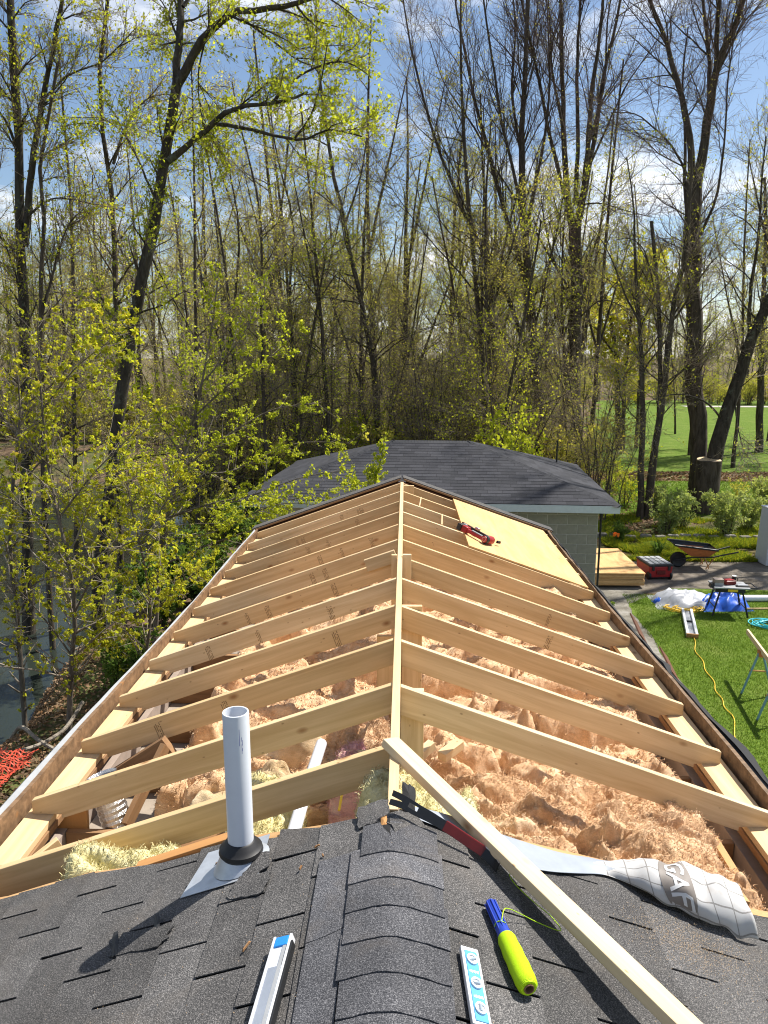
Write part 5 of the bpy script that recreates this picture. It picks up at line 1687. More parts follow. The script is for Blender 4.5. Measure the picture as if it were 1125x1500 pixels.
def levels(n1, n2, n3, L1=(2, 4.5), L2=(0.9, 2.2), L3=(0.35, 0.9), up=0.06, r3=0.0045, ang=(25, 60), t0=0.25, wig=0.12, r1=0.030):
    return [dict(n=n1, L=L1, K=7, ang=ang, t0=t0, up=up, wig=wig, S=5, trunk=True, rf=0.45, rmin=0.012, taper=0.25, lw=0.8, rmax=r1),
            dict(n=n2, L=L2, K=5, ang=(25, 60), t0=0.15, up=up * 0.7, wig=wig, S=4, rf=0.55, rmin=0.006, taper=0.4, lw=0.8, rmax=r1 * 0.38),
            dict(n=n3, L=L3, K=4, ang=(20, 60), t0=0.05, up=up * 0.6, wig=wig * 1.1, S=3, rf=0.6, rmin=r3, taper=0.5, src='all', rmax=r3 * 1.7)]


def maincfg(n1=60, n2=500, n3=4200, leaves=None, **kw):
    c = dict(bark=kw.pop('bark', 'bark'), twig=kw.pop('twig', 'twig'), leaf=kw.pop('leaf', 'leaf_olive'))
    c['levels'] = levels(n1, n2, n3, **kw)
    c['leaves'] = leaves or []
    return c


# --- right side: the tall bare trees
Y = 28
T = tree('bare_tree', 101, [
    ([base(1022, 745, Y)] + px(Y, (1020, 600), (1016, 450), (1014, 330), (1017, 262)), 0.44, 0.36),
    (px(Y, (1014, 285), (1010, 205), (1003, 160), (988, 110), (976, 60), (952, 0), (935, -70), dy=1.5), 0.19, 0.06),
    (px(Y, (1020, 285), (1036, 175), (1050, 100), (1074, 46), (1092, -10), (1105, -80), dy=-1.0), 0.25, 0.08),
    (px(Y, (1036, 180), (1040, 100), (1034, 40), (1026, -30), dy=1.5), 0.12, 0.06),
    (px(Y, (1049, 105), (1050, 50), (1054, 0), (1050, -70), dy=-1.2), 0.12, 0.06),
    (px(Y, (1026, 345), (1050, 285), (1062, 200), (1066, 120), (1078, 40), dy=-1.6), 0.07, 0.02),
    (px(Y, (1010, 262), (985, 215), (955, 185), (930, 167), (895, 165), dy=-1.5), 0.06, 0.015),
    (px(Y, (1008, 330), (1003, 270), (1004, 200), (1000, 120), (1008, 40), dy=1.4), 0.09, 0.03),
    (px(Y, (1050, 110), (1085, 40), (1110, 10), (1135, -20), dy=1.0), 0.06, 0.02),
    (px(Y, (1012, 470), (1004, 400), (985, 350), dy=-1.4), 0.05, 0.012),
], maincfg(120, 1000, 8000, L1=(2.0, 5.0), twig='twig_red', up=0.05, r3=0.0036, leaves=[dict(n=2600, size=0.05)], leaf='leaf_tan'), 'tall dark bare tree with a thick trunk forking high, beside the cut stump')
Y = 27.4
tree('leaning_tree', 102, [
    ([base(1032, 745, Y)] + px(Y, (1050, 660), (1073, 575), (1098, 500), (1130, 430), (1175, 340), (1205, 240), (1225, 120), (1235, 10)), 0.42, 0.04),
    (px(Y, (1098, 505), (1100, 430), (1112, 340), (1116, 260), (1122, 200), dy=-1.5), 0.10, 0.03),
    (px(Y, (1062, 620), (1035, 590), (1000, 578), (965, 582), (935, 600), dy=-2.0), 0.055, 0.012),
    (px(Y, (1075, 570), (1080, 620), (1090, 660), (1105, 680), dy=-1.5), 0.04, 0.01),
    (px(Y, (1110, 470), (1085, 440), (1065, 400), dy=-1.0), 0.05, 0.012),
    (px(Y, (1140, 410), (1120, 340), (1105, 270), (1095, 220), dy=1.0), 0.08, 0.02),
], maincfg(46, 360, 2600, L1=(1.5, 3.2), bark='bark_lichen', twig='twig_pale', leaves=[dict(n=2200, size=0.06)], leaf='leaf_olive'), 'leaning grey trunk growing out to the right beside the cut stump')
p = at(1032, 745, 27.1); p.z = 0
st_ = empty('tree_stump', (p.x, p.y, 0), label='cut tree stump with a pale sawn top between the two big trunks', cat='stump')
MB().tube([(0.03, 0, -0.2), (0.02, 0, 0.15), (0.0, 0, 0.8), (0.02, 0, 1.55), (0.02, 0, 1.86)], [0.58, 0.50, 0.44, 0.43, 0.42], 18).build('stump_body', M['bark'], st_, smooth=True)
MB().lathe([(0.001, 0.0), (0.40, 0.0), (0.41, -0.02)], 18, 0, Matrix.Translation((0.02, 0, 1.885)) @ Matrix.Rotation(0.12, 4, 'X')).build('sawn_top', M['lumber_pale'], st_)
Y = 26
tree('twin_tree', 103, [
    ([base(937, 760, Y)] + px(Y, (941, 650), (941, 578), (935, 452), (930, 380), (928, 300), (918, 230), dy=0.5), 0.17, 0.02),
    ([base(948, 760, Y)] + px(Y, (960, 650), (972, 578), (986, 455), (1003, 377), (1011, 290), (1014, 200), dy=-0.8), 0.21, 0.03),
    (px(Y, (964, 625), (967, 502), (962, 402), (954, 324), dy=0.3), 0.11, 0.075),
    (px(Y, (985, 470), (1010, 430), (1000, 380), (1008, 330), dy=-1.2), 0.06, 0.02),
    (px(Y, (975, 560), (1005, 540), (1035, 520), (1040, 500), dy=-1.0), 0.05, 0.015),
    (px(Y, (958, 420), (945, 370), (925, 350), (900, 352), dy=-0.8), 0.045, 0.012),
    (px(Y, (936, 470), (915, 430), (900, 390), (880, 350), (860, 330), dy=1.0), 0.05, 0.012),
], maincfg(44, 360, 3000, L1=(1.2, 3.0), L2=(0.6, 1.6), up=0.08, leaves=[dict(n=3000, size=0.06)], leaf='leaf_lime'), 'slim twin-stemmed tree with one snapped stem left of the big bare tree')
Y = 35
tree('bare_tree', 104, [
    ([base(843, 700, Y)] + px(Y, (841, 600), (842, 450), (843, 318)), 0.42, 0.36),
    (px(Y, (839, 340), (830, 280), (826, 184), (823, 92), (821, 0), (819, -80), dy=1.2), 0.20, 0.07),
    (px(Y, (847, 330), (860, 225), (867, 130), (880, 45), (886, -50), dy=-1.5), 0.18, 0.06),
    (px(Y, (850, 320), (870, 205), (884, 110), (903, 30), (918, -60), dy=1.5), 0.16, 0.05),
    (px(Y, (836, 320), (806, 200), (790, 120), (772, 40), (752, -60), dy=-2.0), 0.13, 0.04),
    (px(Y, (838, 430), (805, 375), (772, 320), (735, 260), (700, 215), dy=-2.4), 0.075, 0.02),
    (px(Y, (842, 470), (818, 400), (800, 340), (790, 260), dy=-2.0), 0.08, 0.02),
    (px(Y, (856, 260), (885, 195), (918, 125), (955, 70), (985, 25), dy=-1.0), 0.075, 0.018),
    (px(Y, (846, 300), (880, 298), (915, 308), (955, 318), dy=-2.5), 0.05, 0.015),
    (px(Y, (843, 300), (846, 200), (845, 100), (850, 0), (848, -60), dy=-1.0), 0.14, 0.05),
    (px(Y, (828, 200), (810, 110), (806, 40), (800, -50), dy=1.0), 0.09, 0.03),
    (px(Y, (862, 215), (885, 120), (890, 30), (905, -50), dy=2.0), 0.08, 0.03),
    (px(Y, (845, 470), (880, 440), (915, 450), (950, 470), dy=-2.5), 0.05, 0.012),
], maincfg(160, 1200, 9000, L1=(2.5, 6.5), twig='twig_red', up=0.10, ang=(15, 42), r3=0.0038, leaves=[dict(n=2500, size=0.05)], leaf='leaf_tan'), 'tall bare tree whose trunk fans into many upright limbs behind the garage')
Y = 33
tree('bare_tree', 105, [
    ([base(798, 720, Y)] + px(Y, (790, 600), (781, 500), (775, 420), (768, 320), (765, 200), (770, 100), (774, 0), (775, -80)), 0.33, 0.08),
    (px(Y, (788, 580), (748, 445), (700, 355), (662, 270), (630, 180), (600, 60), (585, -50), dy=-2.0), 0.15, 0.03),
    (px(Y, (778, 440), (742, 320), (715, 220), (690, 120), (670, 20), (660, -60), dy=1.5), 0.14, 0.04),
    (px(Y, (775, 400), (758, 280), (735, 180), (720, 80), (703, -40), dy=-1.4), 0.12, 0.04),
    (px(Y, (785, 545), (742, 500), (690, 420), (620, 340), (568, 268), dy=-3.0), 0.075, 0.015),
    (px(Y, (792, 625), (765, 565), (738, 522), (690, 470), (640, 460), dy=-2.5), 0.07, 0.015),
    (px(Y, (770, 330), (795, 220), (805, 120), (800, -20), dy=1.5), 0.11, 0.03),
    (px(Y, (767, 240), (750, 140), (755, 40), (745, -60), dy=2.0), 0.09, 0.03),
    (px(Y, (796, 650), (760, 600), (720, 590), (670, 600), dy=-2.5), 0.05, 0.012),
    (px(Y, (700, 355), (680, 300), (650, 240), (640, 180), dy=-1.0), 0.06, 0.02),
    (px(Y, (716, 225), (690, 180), (650, 120), (630, 60), dy=1.0), 0.06, 0.02),
], maincfg(160, 1200, 9000, L1=(2.5, 6.5), twig='twig_red', up=0.09, ang=(15, 42), r3=0.0038, leaves=[dict(n=2500, size=0.05)], leaf='leaf_tan'), 'dark bare tree with long limbs sweeping left behind the garage roof')
Y = 45
tree('far_tree', 106, [([base(1112, 660, Y)] + px(Y, (1114, 560), (1117, 450), (1122, 340), (1120, 260)), 0.30, 0.10), (px(Y, (1116, 480), (1135, 400), (1140, 330)), 0.14, 0.05)],
     maincfg(50, 400, 2800, leaves=[dict(n=5000, size=0.12)], leaf='leaf_olive'), 'dark trunk with olive young leaves standing on the far lawn at the right')
Y = 46
tree('maple_tree', 107, [([base(905, 655, Y)] + px(Y, (905, 580), (900, 500), (885, 430), (875, 360)), 0.26, 0.08), ([base(912, 655, Y)] + px(Y, (915, 560), (925, 460), (930, 400)), 0.2, 0.06), (px(Y, (900, 520), (860, 460), (835, 420), dy=-2), 0.1, 0.03), (px(Y, (905, 500), (945, 440), (960, 390), dy=2), 0.1, 0.03)],
     maincfg(60, 420, 2600, leaves=[dict(n=9000, size=0.20, t0=0.0)], leaf='leaf_yellow', up=0.02), 'bright yellow green leafy maple behind the slim twin-stemmed tree')

# --- centre and left
Y = 30
tree('slim_tree', 108, [([base(558, 700, Y)] + px(Y, (553, 600), (540, 500), (520, 400), (500, 310), (485, 240), (476, 170), (465, 90), (455, 20)), 0.19, 0.05), (px(Y, (540, 510), (505, 495), (470, 500), dy=-1), 0.05, 0.012), (px(Y, (505, 330), (530, 250), (540, 170), dy=1), 0.06, 0.02)],
     maincfg(46, 360, 3000, leaves=[dict(n=4200, size=0.07)], leaf='leaf_olive', L1=(1.5, 3.8), up=0.0, ang=(40, 85)), 'slim dark leaning tree rising just behind the garage ridge')
Y = 16.2
tree('leaning_tree', 109, [
    ([base(135, 930, Y)] + px(Y, (150, 800), (164, 700), (178, 566), (195, 480), (210, 400), (225, 330), (240, 235), (252, 165), (260, 118)), 0.22, 0.135),
    (px(Y, (258, 125), (262, 60), (265, 0), (270, -80), dy=0.5), 0.115, 0.06),
    (px(Y, (259, 125), (285, 78), (310, 42), (345, 18), (400, 12), (450, 0), (510, -25), dy=-0.8), 0.125, 0.04),
    (px(Y, (241, 240), (290, 200), (330, 165), (362, 155), (410, 150), (450, 135), dy=-1.2), 0.095, 0.03),
    (px(Y, (318, 182), (360, 188), (440, 205), (480, 190), (530, 200), dy=-1.0), 0.055, 0.015),
    (px(Y, (430, 205), (455, 170), (470, 120), (480, 60), dy=-0.5), 0.035, 0.012),
    (px(Y, (345, 20), (400, 60), (440, 90), (480, 100), dy=1.2), 0.035, 0.012),
    (px(Y, (300, 60), (290, 120), (300, 200), dy=0.6), 0.025, 0.01),
    (px(Y, (230, 300), (205, 240), (185, 200), (150, 170), dy=1.2), 0.04, 0.012),
    (px(Y, (268, 10), (300, -40), (350, -60), dy=0.8), 0.05, 0.02),
    (px(Y, (400, 150), (440, 110), (500, 90), (540, 110), dy=-0.5), 0.04, 0.012),
    (px(Y, (218, 370), (255, 440), (300, 520), dy=1.0), 0.03, 0.01),
], maincfg(85, 700, 5200, L1=(0.8, 2.0), L2=(0.4, 1.1), L3=(0.2, 0.5), r3=0.003, bark='bark_lichen', up=0.0, leaves=[dict(n=25000, size=0.055, t0=0.0)], leaf='leaf_lime'), 'big dark lichened trunk leaning right over the pond with leafy limbs')
Y = 18
tree('pond_tree', 110, [
    ([base(38, 930, Y)] + px(Y, (40, 800), (40, 650), (35, 450), (30, 330), (26, 200), (21, 100), (16, 0), (14, -80)), 0.21, 0.10),
    (px(Y, (36, 360), (46, 250), (62, 150), (80, 60), (95, -20), dy=-0.8), 0.12, 0.05),
    (px(Y, (30, 330), (60, 300), (90, 290), (140, 300), dy=-1), 0.04, 0.012),
    (px(Y, (25, 220), (10, 180), (-20, 140), dy=-0.5), 0.05, 0.02),
    (px(Y, (62, 150), (100, 110), (150, 90), (200, 40), dy=0.8), 0.04, 0.012),
], maincfg(60, 460, 3600, L1=(0.9, 2.4), L2=(0.5, 1.3), L3=(0.2, 0.6), r3=0.0035, bark='bark_lichen', up=0.02, leaves=[dict(n=8500, size=0.055)], leaf='leaf_yellow'), 'thick forked trunk rising from the pond edge beyond the yellow green maple')
Y = 17
tree('pond_tree', 111, [([base(75, 930, Y)] + px(Y, (66, 760), (64, 620), (60, 430), (64, 320), (58, 230), (75, 150), (85, 90))[:], 0.11, 0.04), (px(Y, (62, 460), (80, 390), (100, 330), (130, 300), dy=0.8), 0.05, 0.015)],
     maincfg(40, 300, 2200, L1=(0.8, 1.8), L2=(0.4, 1.0), L3=(0.2, 0.5), r3=0.0035, leaves=[dict(n=2600, size=0.06)], leaf='leaf_yellow'), 'slender dark tree standing close beside the thick forked trunk')
Y = 19
tree('pond_tree', 112, [([base(172, 900, Y)] + px(Y, (176, 700), (175, 560), (172, 470), (168, 380), (162, 270), (150, 180), (146, 80), (160, -10), (165, -80)), 0.13, 0.05), (px(Y, (166, 240), (185, 185), (215, 145), (250, 138), dy=1), 0.05, 0.015), (px(Y, (170, 420), (200, 380), (250, 350), dy=-1), 0.035, 0.012)],
     maincfg(46, 360, 2800, L1=(0.9, 2.2), L2=(0.5, 1.2), L3=(0.2, 0.6), r3=0.0035, leaves=[dict(n=3000, size=0.06)], leaf='leaf_olive'), 'straight mossy tree behind the big leaning trunk')
Y = 22
for k, (lm, lab) in enumerate((
    ([(110, 860), (108, 560), (107, 380), (100, 250), (92, 160), (85, 60)], 'thin bare tree between the forked trunk and the mossy one'),
    ([(290, 850), (288, 600), (286, 420), (285, 300), (283, 190), (280, 80)], 'thin straight pole tree right of the big leaning trunk'),
    ([(395, 800), (385, 560), (382, 420), (384, 345), (372, 260), (352, 190), (340, 120)], 'crooked slim tree behind the fresh green sapling'),
    ([(440, 780), (432, 560), (424, 420), (430, 330), (405, 225), (395, 150)], 'bent slim tree with an S-shaped stem behind the sapling'),
    ([(330, 800), (325, 600), (345, 430), (350, 330), (335, 240), (330, 150)], 'slim wavy tree next to the straight pole tree'))):
    Yk = Y + 2.2 * k
    tree('slim_tree', 120 + k, [([base(lm[0][0], lm[0][1], Yk)] + px(Yk, *lm[1:]), 0.11, 0.03)],
         maincfg(38, 300, 2600, L1=(0.9, 2.4), L2=(0.5, 1.3), L3=(0.2, 0.6), r3=0.0035, up=0.01, ang=(35, 80), leaves=[dict(n=3600, size=0.06)], leaf='leaf_olive'), lab)

# --- the fresh green sapling over the left eave
Y = 13.6
tree('sapling', 130, [
    ([base(225, 990, Y)] + px(Y, (232, 860), (238, 790), (262, 700), (285, 610), (300, 540), (312, 470), (320, 400)), 0.075, 0.015),
    (px(Y, (240, 760), (300, 740), (370, 725), (440, 700), (500, 690), dy=-1.2), 0.028, 0.006),
    (px(Y, (262, 690), (330, 640), (400, 600), (470, 590), dy=0.8), 0.028, 0.006),
    (px(Y, (285, 610), (340, 560), (400, 520), (450, 470), dy=-0.8), 0.025, 0.006),
    (px(Y, (235, 830), (300, 800), (360, 780), (430, 760), dy=-0.8), 0.03, 0.006),
    (px(Y, (270, 670), (235, 620), (215, 560), (195, 520), dy=-0.8), 0.022, 0.005),
    (px(Y, (296, 560), (350, 500), (380, 440), (390, 400), dy=0.8), 0.02, 0.005),
    (px(Y, (250, 740), (200, 700), (170, 660), dy=0.8), 0.02, 0.005),
    (px(Y, (262, 690), (340, 690), (430, 650), (520, 650), dy=1.4), 0.024, 0.005),
    (px(Y, (238, 790), (310, 780), (400, 740), (470, 740), dy=-2.0), 0.022, 0.005),
    (px(Y, (240, 760), (340, 735), (440, 730), (540, 705), dy=0.6), 0.022, 0.005),
], dict(bark='bark_pale', twig='twig_pale', leaf='leaf_lime', levels=[
    dict(n=170, L=(0.4, 1.1), K=5, ang=(25, 60), t0=0.15, up=0.02, S=4, rf=0.5, rmin=0.004, taper=0.4, lw=0.8),
    dict(n=1100, L=(0.12, 0.4), K=4, ang=(25, 65), t0=0.1, up=0.02, S=3, rf=0.6, rmin=0.0022, taper=0.5, src='all')],
    leaves=[dict(n=5200, size=0.043, cluster=4, droop=0.3, t0=0.2)]), 'fresh green sapling with pale stem and branches reaching over the left eave')
# --- yellow-green maples on the bank at the left
MG = dict(bark='bark_pale', twig='twig_pale', leaf='leaf_yellow', levels=[
    dict(n=150, L=(0.5, 1.3), K=5, ang=(30, 65), t0=0.15, up=0.03, S=4, rf=0.5, rmin=0.004, taper=0.4, lw=0.8),
    dict(n=800, L=(0.12, 0.42), K=4, ang=(25, 65), t0=0.1, up=0.02, S=3, rf=0.6, rmin=0.0022, taper=0.5, src='all')],
    leaves=[dict(n=1300, size=0.045, cluster=7, droop=0.75, t0=0.8), dict(n=900, size=0.036, cluster=3, droop=0.3, t0=0.4)])
Y = 10.4
tree('maple_sapling', 131, [
    ([base(100, 1095, Y)] + px(Y, (104, 980), (110, 880), (90, 780), (70, 680), (60, 580), (55, 470)), 0.06, 0.012),
    (px(Y, (108, 900), (150, 820), (200, 790), (250, 760), dy=-0.6), 0.022, 0.005),
    (px(Y, (100, 830), (50, 760), (0, 720), (-40, 700), dy=0.5), 0.022, 0.005),
    (px(Y, (85, 760), (140, 690), (190, 640), (230, 590), dy=0.7), 0.022, 0.005),
    (px(Y, (70, 680), (20, 620), (-20, 560), dy=-0.5), 0.02, 0.005),
    (px(Y, (62, 600), (110, 540), (160, 500), dy=-0.6), 0.018, 0.005),
    (px(Y, (105, 960), (60, 900), (20, 860), (-20, 850), dy=-0.6), 0.02, 0.005),
    (px(Y, (108, 930), (160, 900), (210, 880), dy=0.7), 0.018, 0.005),
], MG, 'yellow green maple sapling with drooping leaf clusters on the bank')
Y = 12.6
tree('maple_sapling', 132, [
    ([base(30, 1010, Y)] + px(Y, (25, 900), (15, 800), (20, 700), (30, 600), (20, 500)), 0.07, 0.015),
    (px(Y, (18, 800), (70, 740), (130, 720), (180, 690), dy=-0.6), 0.024, 0.005),
    (px(Y, (20, 720), (80, 650), (120, 580), (150, 530), dy=0.7), 0.024, 0.005),
    (px(Y, (26, 640), (-20, 580), (-50, 520), dy=0.6), 0.02, 0.005),
    (px(Y, (26, 600), (80, 560), (130, 500), (170, 470), dy=-0.8), 0.02, 0.005),
    (px(Y, (22, 880), (60, 850), (110, 840), dy=-0.5), 0.02, 0.005),
], MG, 'yellow green maple sapling further back along the pond edge')
Y = 11.6
tree('maple_sapling', 133, [
    ([base(212, 1060, Y)] + px(Y, (214, 970), (220, 880), (205, 800), (190, 730), (180, 660)), 0.045, 0.010),
    (px(Y, (217, 910), (260, 860), (300, 830), dy=-0.5), 0.016, 0.004),
    (px(Y, (210, 830), (160, 790), (120, 770), dy=0.5), 0.016, 0.004),
    (px(Y, (205, 800), (240, 740), (270, 690), dy=0.5), 0.016, 0.004),
    (px(Y, (214, 950), (170, 920), (130, 900), dy=-0.5), 0.016, 0.004),
], dict(MG, leaf='leaf_yellow', leaves=[dict(n=800, size=0.055, cluster=6, droop=0.6, t0=0.6), dict(n=900, size=0.045, cluster=3, droop=0.3, t0=0.3)]), 'small bronze tinged maple sapling between the two pale stems on the bank')

# --- woodland: six kinds, copied
def wood_variant(seed, H, r0, lean, leaf, nleaf, lsize, forks=1):
    r = np.random.default_rng(seed)
    def stem(x0, y0, h, ln):
        ph = r.uniform(0, 6.28, 2)
        return [Vector((x0 + ln[0] * t + 0.25 * math.sin(ph[0] + 4 * t), y0 + ln[1] * t + 0.25 * math.sin(ph[1] + 4 * t), -0.3 + h * t)) for t in np.linspace(0, 1, 7)]
    L = [(stem(0, 0, H, lean), r0, 0.03)]
    for f in range(forks):
        t = r.uniform(0.25, 0.6); s0 = L[0][0][int(t * 6)]
        a = r.uniform(0, 6.28); l = H * r.uniform(0.3, 0.5)
        L.append(([s0 + Vector((math.cos(a) * l * 0.35 * q, math.sin(a) * l * 0.35 * q, l * q)) for q in np.linspace(0, 1, 5)], r0 * 0.5, 0.02))
    cfg = dict(bark='bark', twig='twig', leaf=leaf, levels=levels(34, 240, 1700, L1=(1.0, 3.4), L2=(0.6, 1.7), L3=(0.3, 0.9), up=0.03, t0=0.25, r3=0.0028, ang=(35, 75)), leaves=[dict(n=nleaf, size=lsize, t0=0.0)])
    return tree_meshes(seed, L, cfg)


VAR = [wood_variant(301, 17, 0.12, (1.2, 0.3), 'leaf_olive', 4200, 0.060), wood_variant(302, 15, 0.10, (-1.0, 0.5), 'leaf_olive', 4800, 0.060), wood_variant(303, 19, 0.17, (0.4, -0.4), 'leaf_tan', 3400, 0.055, 2),
       wood_variant(304, 13, 0.075, (1.8, 0), 'leaf_lime', 4200, 0.060, 0), wood_variant(305, 16, 0.11, (-0.3, 0.9), 'leaf_olive', 4400, 0.062, 2), wood_variant(306, 9, 0.07, (-0.8, 0.3), 'leaf_lime', 3600, 0.065, 1)]
WL = ['slender tree with thin olive leaves', 'tree leaning left with olive leaves', 'tall stout tree with tan buds', 'thin bowed tree with fresh green leaves', 'fork-stemmed tree with olive leaves', 'small low tree with fresh green leaves']
RG = dict(near=('edge of the wood', 'at the wood edge behind the garage'), mid=('middle of the wood', 'in the middle of the wood'), pond=('far pond bank', 'on the far bank of the pond'), deep=('deep in the wood', 'deep in the wood'), hill=('behind the pond wood', 'far behind the pond'), lawn=('far lawn', 'on the far lawn'), road=('beyond the far road', 'beyond the far road'))
rw = np.random.default_rng(77)
placed = []
def put_tree(x, y, v, s=1.0, group=None, label=None, nm='woodland_tree'):
    e = empty(nm, (x, y, gz(x, y)), rw.uniform(0, 6.28), WL[v] + ' ' + group[1], 'tree', group[0] + ': ' + str(v + 1))
    sc_ = s * rw.uniform(0.85, 1.15)
    e.scale = (sc_, sc_, sc_ * rw.uniform(0.92, 1.08))
    link('trunk', VAR[v][0], e); link('crown', VAR[v][1], e)
    placed.append((x, y))
def far_enough(x, y, d): return all((x - a) ** 2 + (y - b) ** 2 > d * d for a, b in placed)
def fill(n, xr, yr, d, weights, ok=lambda x, y: True, **kw):
    c = 0; tries = 0
    while c < n and tries < n * 60:
        tries += 1
        x = rw.uniform(*xr); y = rw.uniform(*yr)
        if not ok(x, y) or not far_enough(x, y, d): continue
        put_tree(x, y, int(rw.choice(6, p=weights)), **kw); c += 1
infr = lambda x, y: abs(x + 0.02 * y) < 0.56 * y + 3
fill(12, (-7.0, 6.0), (24.5, 36), 1.25, [.2, .2, .0, .3, .1, .2], lambda x, y: not (x > 3.5 and y < 27) and not (y < 27 and -5 < x < 5), group=RG['near'])
fill(34, (-11, 9), (36, 52), 1.3, [.22, .2, .13, .17, .18, .1], group=RG['mid'])
fill(36, (-34, -9), (48, 66), 1.7, [.22, .2, .16, .12, .2, .1], infr, group=RG['pond'])
fill(30, (-14, 15), (52, 76), 1.7, [.22, .2, .18, .1, .2, .1], group=RG['deep'])
fill(34, (-66, -14), (60, 90), 2.0, [.25, .2, .25, .0, .25, .05], infr, s=1.1, group=RG['hill'])
fill(11, (14, 26), (38, 56), 3.2, [.2, .2, .2, .1, .2, .1], group=RG['lawn'], s=0.85)
fill(44, (8, 66), (92, 116), 2.2, [.2, .2, .25, .05, .2, .1], infr, s=0.9, group=RG['road'])
# thicket of thin multi-stemmed saplings filling the wood between the trunks
def thicket(seed, h, w, nst, leaf, nleaf, lsize):
    r = np.random.default_rng(seed); L = []
    for k in range(nst):
        a = r.uniform(0, 6.28); b = r.uniform(0.15, 1.0) * w; hh = h * r.uniform(0.55, 1.0); x0, y0 = r.uniform(-.5, .5, 2)
        L.append(([Vector((x0, y0, -0.2)), Vector((x0 + 0.3 * b * math.cos(a), y0 + 0.3 * b * math.sin(a), hh * 0.45)), Vector((x0 + b * math.cos(a), y0 + b * math.sin(a), hh))], 0.03, 0.006))
    return tree_meshes(seed, L, dict(bark='bark', twig='twig', leaf=leaf, rough=0.6, levels=levels(50, 280, 1400, L1=(0.8, 2.4), L2=(0.5, 1.4), L3=(0.3, 0.8), up=0.01, t0=0.2, r3=0.0028, ang=(35, 75)), leaves=[dict(n=nleaf, size=lsize, t0=0.0)]))
TK = [thicket(351, 6.5, 1.8, 8, 'leaf_olive', 2200, 0.062), thicket(352, 5.0, 1.6, 9, 'leaf_lime', 2000, 0.062), thicket(353, 7.5, 2.2, 7, 'leaf_tan', 1200, 0.055)]
TKL = ['clump of thin olive-leaved stems', 'low clump of thin fresh green stems', 'tall clump of bare tan-budded stems']
for n_, xr, yr, where in ((30, (-7.5, 7), (25.5, 36), ('thicket at the wood edge', 'at the wood edge behind the garage')), (24, (-12, 10), (36, 54), ('thicket in the wood', 'between the trunks of the wood')), (40, (-46, -9), (47.5, 66), ('thicket on the far bank', 'on the far bank of the pond')), (18, (-16, 14), (54, 78), ('thicket deep in the wood', 'deep in the wood'))):
    for i in range(n_):
        v = int(rw.integers(0, 3)); x = rw.uniform(*xr); y = rw.uniform(*yr)
        if y < 27 and abs(x) < 5: y += 3
        e = empty('thicket', (x, y, gz(x, y)), rw.uniform(0, 6.28), TKL[v] + ' ' + where[1], 'thicket', where[0] + ': ' + str(v + 1))
        q_ = rw.uniform(0.8, 1.25); e.scale = (q_, q_, q_)
        link('stems', TK[v][0], e); link('crown', TK[v][1], e)
RGR = ('roadside beyond the cabinet', 'standing right of the drive')
put_tree(13.9, 24.2, 2, 1.15, RGR); put_tree(12.9, 21.4, 4, 1.0, RGR)
# pink blossom tree beyond the lawn
tree('blossom_tree', 401, [([Vector((33.5, 62, -.2)), Vector((33.6, 62, 1.4)), Vector((33.4, 62.2, 2.6)), Vector((33.7, 62, 4.2))], 0.13, 0.04), ([Vector((33.6, 62, 1.6)), Vector((34.6, 62, 2.8)), Vector((35.2, 62, 3.8))], 0.07, 0.03), ([Vector((33.6, 62, 1.6)), Vector((32.4, 61.6, 2.8)), Vector((31.8, 61.5, 3.8))], 0.07, 0.03)],
     maincfg(30, 160, 700, L1=(0.8, 1.6), L2=(0.4, 0.9), leaves=[dict(n=3500, size=0.16, t0=0)], leaf='leaf_pink'), 'small pink blossoming tree far across the lawn')

# --- shrubs
def shrub_meshes(seed, h, w, nst, leaf, nleaf, lsize, twig='twig', cl=1, droop=0.0):
    r = np.random.default_rng(seed); L = []
    for k in range(nst):
        a = r.uniform(0, 6.28); b = r.uniform(0.2, 1.0) * w; hh = h * r.uniform(0.6, 1.0)
        L.append(([Vector((0.1 * math.cos(a) * w, 0.1 * math.sin(a) * w, -0.1)), Vector((0.45 * b * math.cos(a), 0.45 * b * math.sin(a), hh * 0.5)), Vector((b * math.cos(a), b * math.sin(a), hh))], 0.018, 0.004))
    cfg = dict(bark='bark', twig=twig, leaf=leaf, levels=[dict(n=nst * 8, L=(0.25 * h, 0.5 * h), K=4, ang=(25, 60), t0=0.2, up=0.03, S=3, rf=0.5, rmin=0.004, taper=0.4), dict(n=nst * 22, L=(0.1 * h, 0.28 * h), K=3, ang=(25, 65), t0=0.1, S=3, rf=0.6, rmin=0.003, src='all')], leaves=[dict(n=nleaf, size=lsize, t0=0.1, cluster=cl, droop=droop)])
    tm, cm = tree_meshes(seed, L, cfg)
    return tm, cm
SV = {'pale': shrub_meshes(501, 1.5, 0.9, 12, 'leaf_pale', 3600, 0.085), 'green': shrub_meshes(502, 1.2, 0.8, 10, 'leaf_green', 3000, 0.075), 'thin': shrub_meshes(503, 2.2, 1.2, 9, 'leaf_lime', 1500, 0.085), 'under': shrub_meshes(504, 1.9, 1.3, 9, 'leaf_olive', 1500, 0.085),
      'bush': shrub_meshes(505, 1.0, 0.5, 9, 'leaf_green', 1500, 0.075, cl=2)}
def put_shrub(kind, x, y, s, label, group=None, nm='shrub'):
    e = empty(nm, (x, y, gz(x, y)), rw.uniform(0, 6.28), label, 'shrub', group)
    if group is None: s *= 0.8
    e.scale = (s, s, s * rw.uniform(0.85, 1.15))
    link('stems', SV[kind][0], e); link('foliage', SV[kind][1], e)
    return e
def pxg(x, y): 
    p0 = at(x, y, 10.0); d = p0 - CAMP; t = -CAMP.z / d.z; return CAMP + d * t
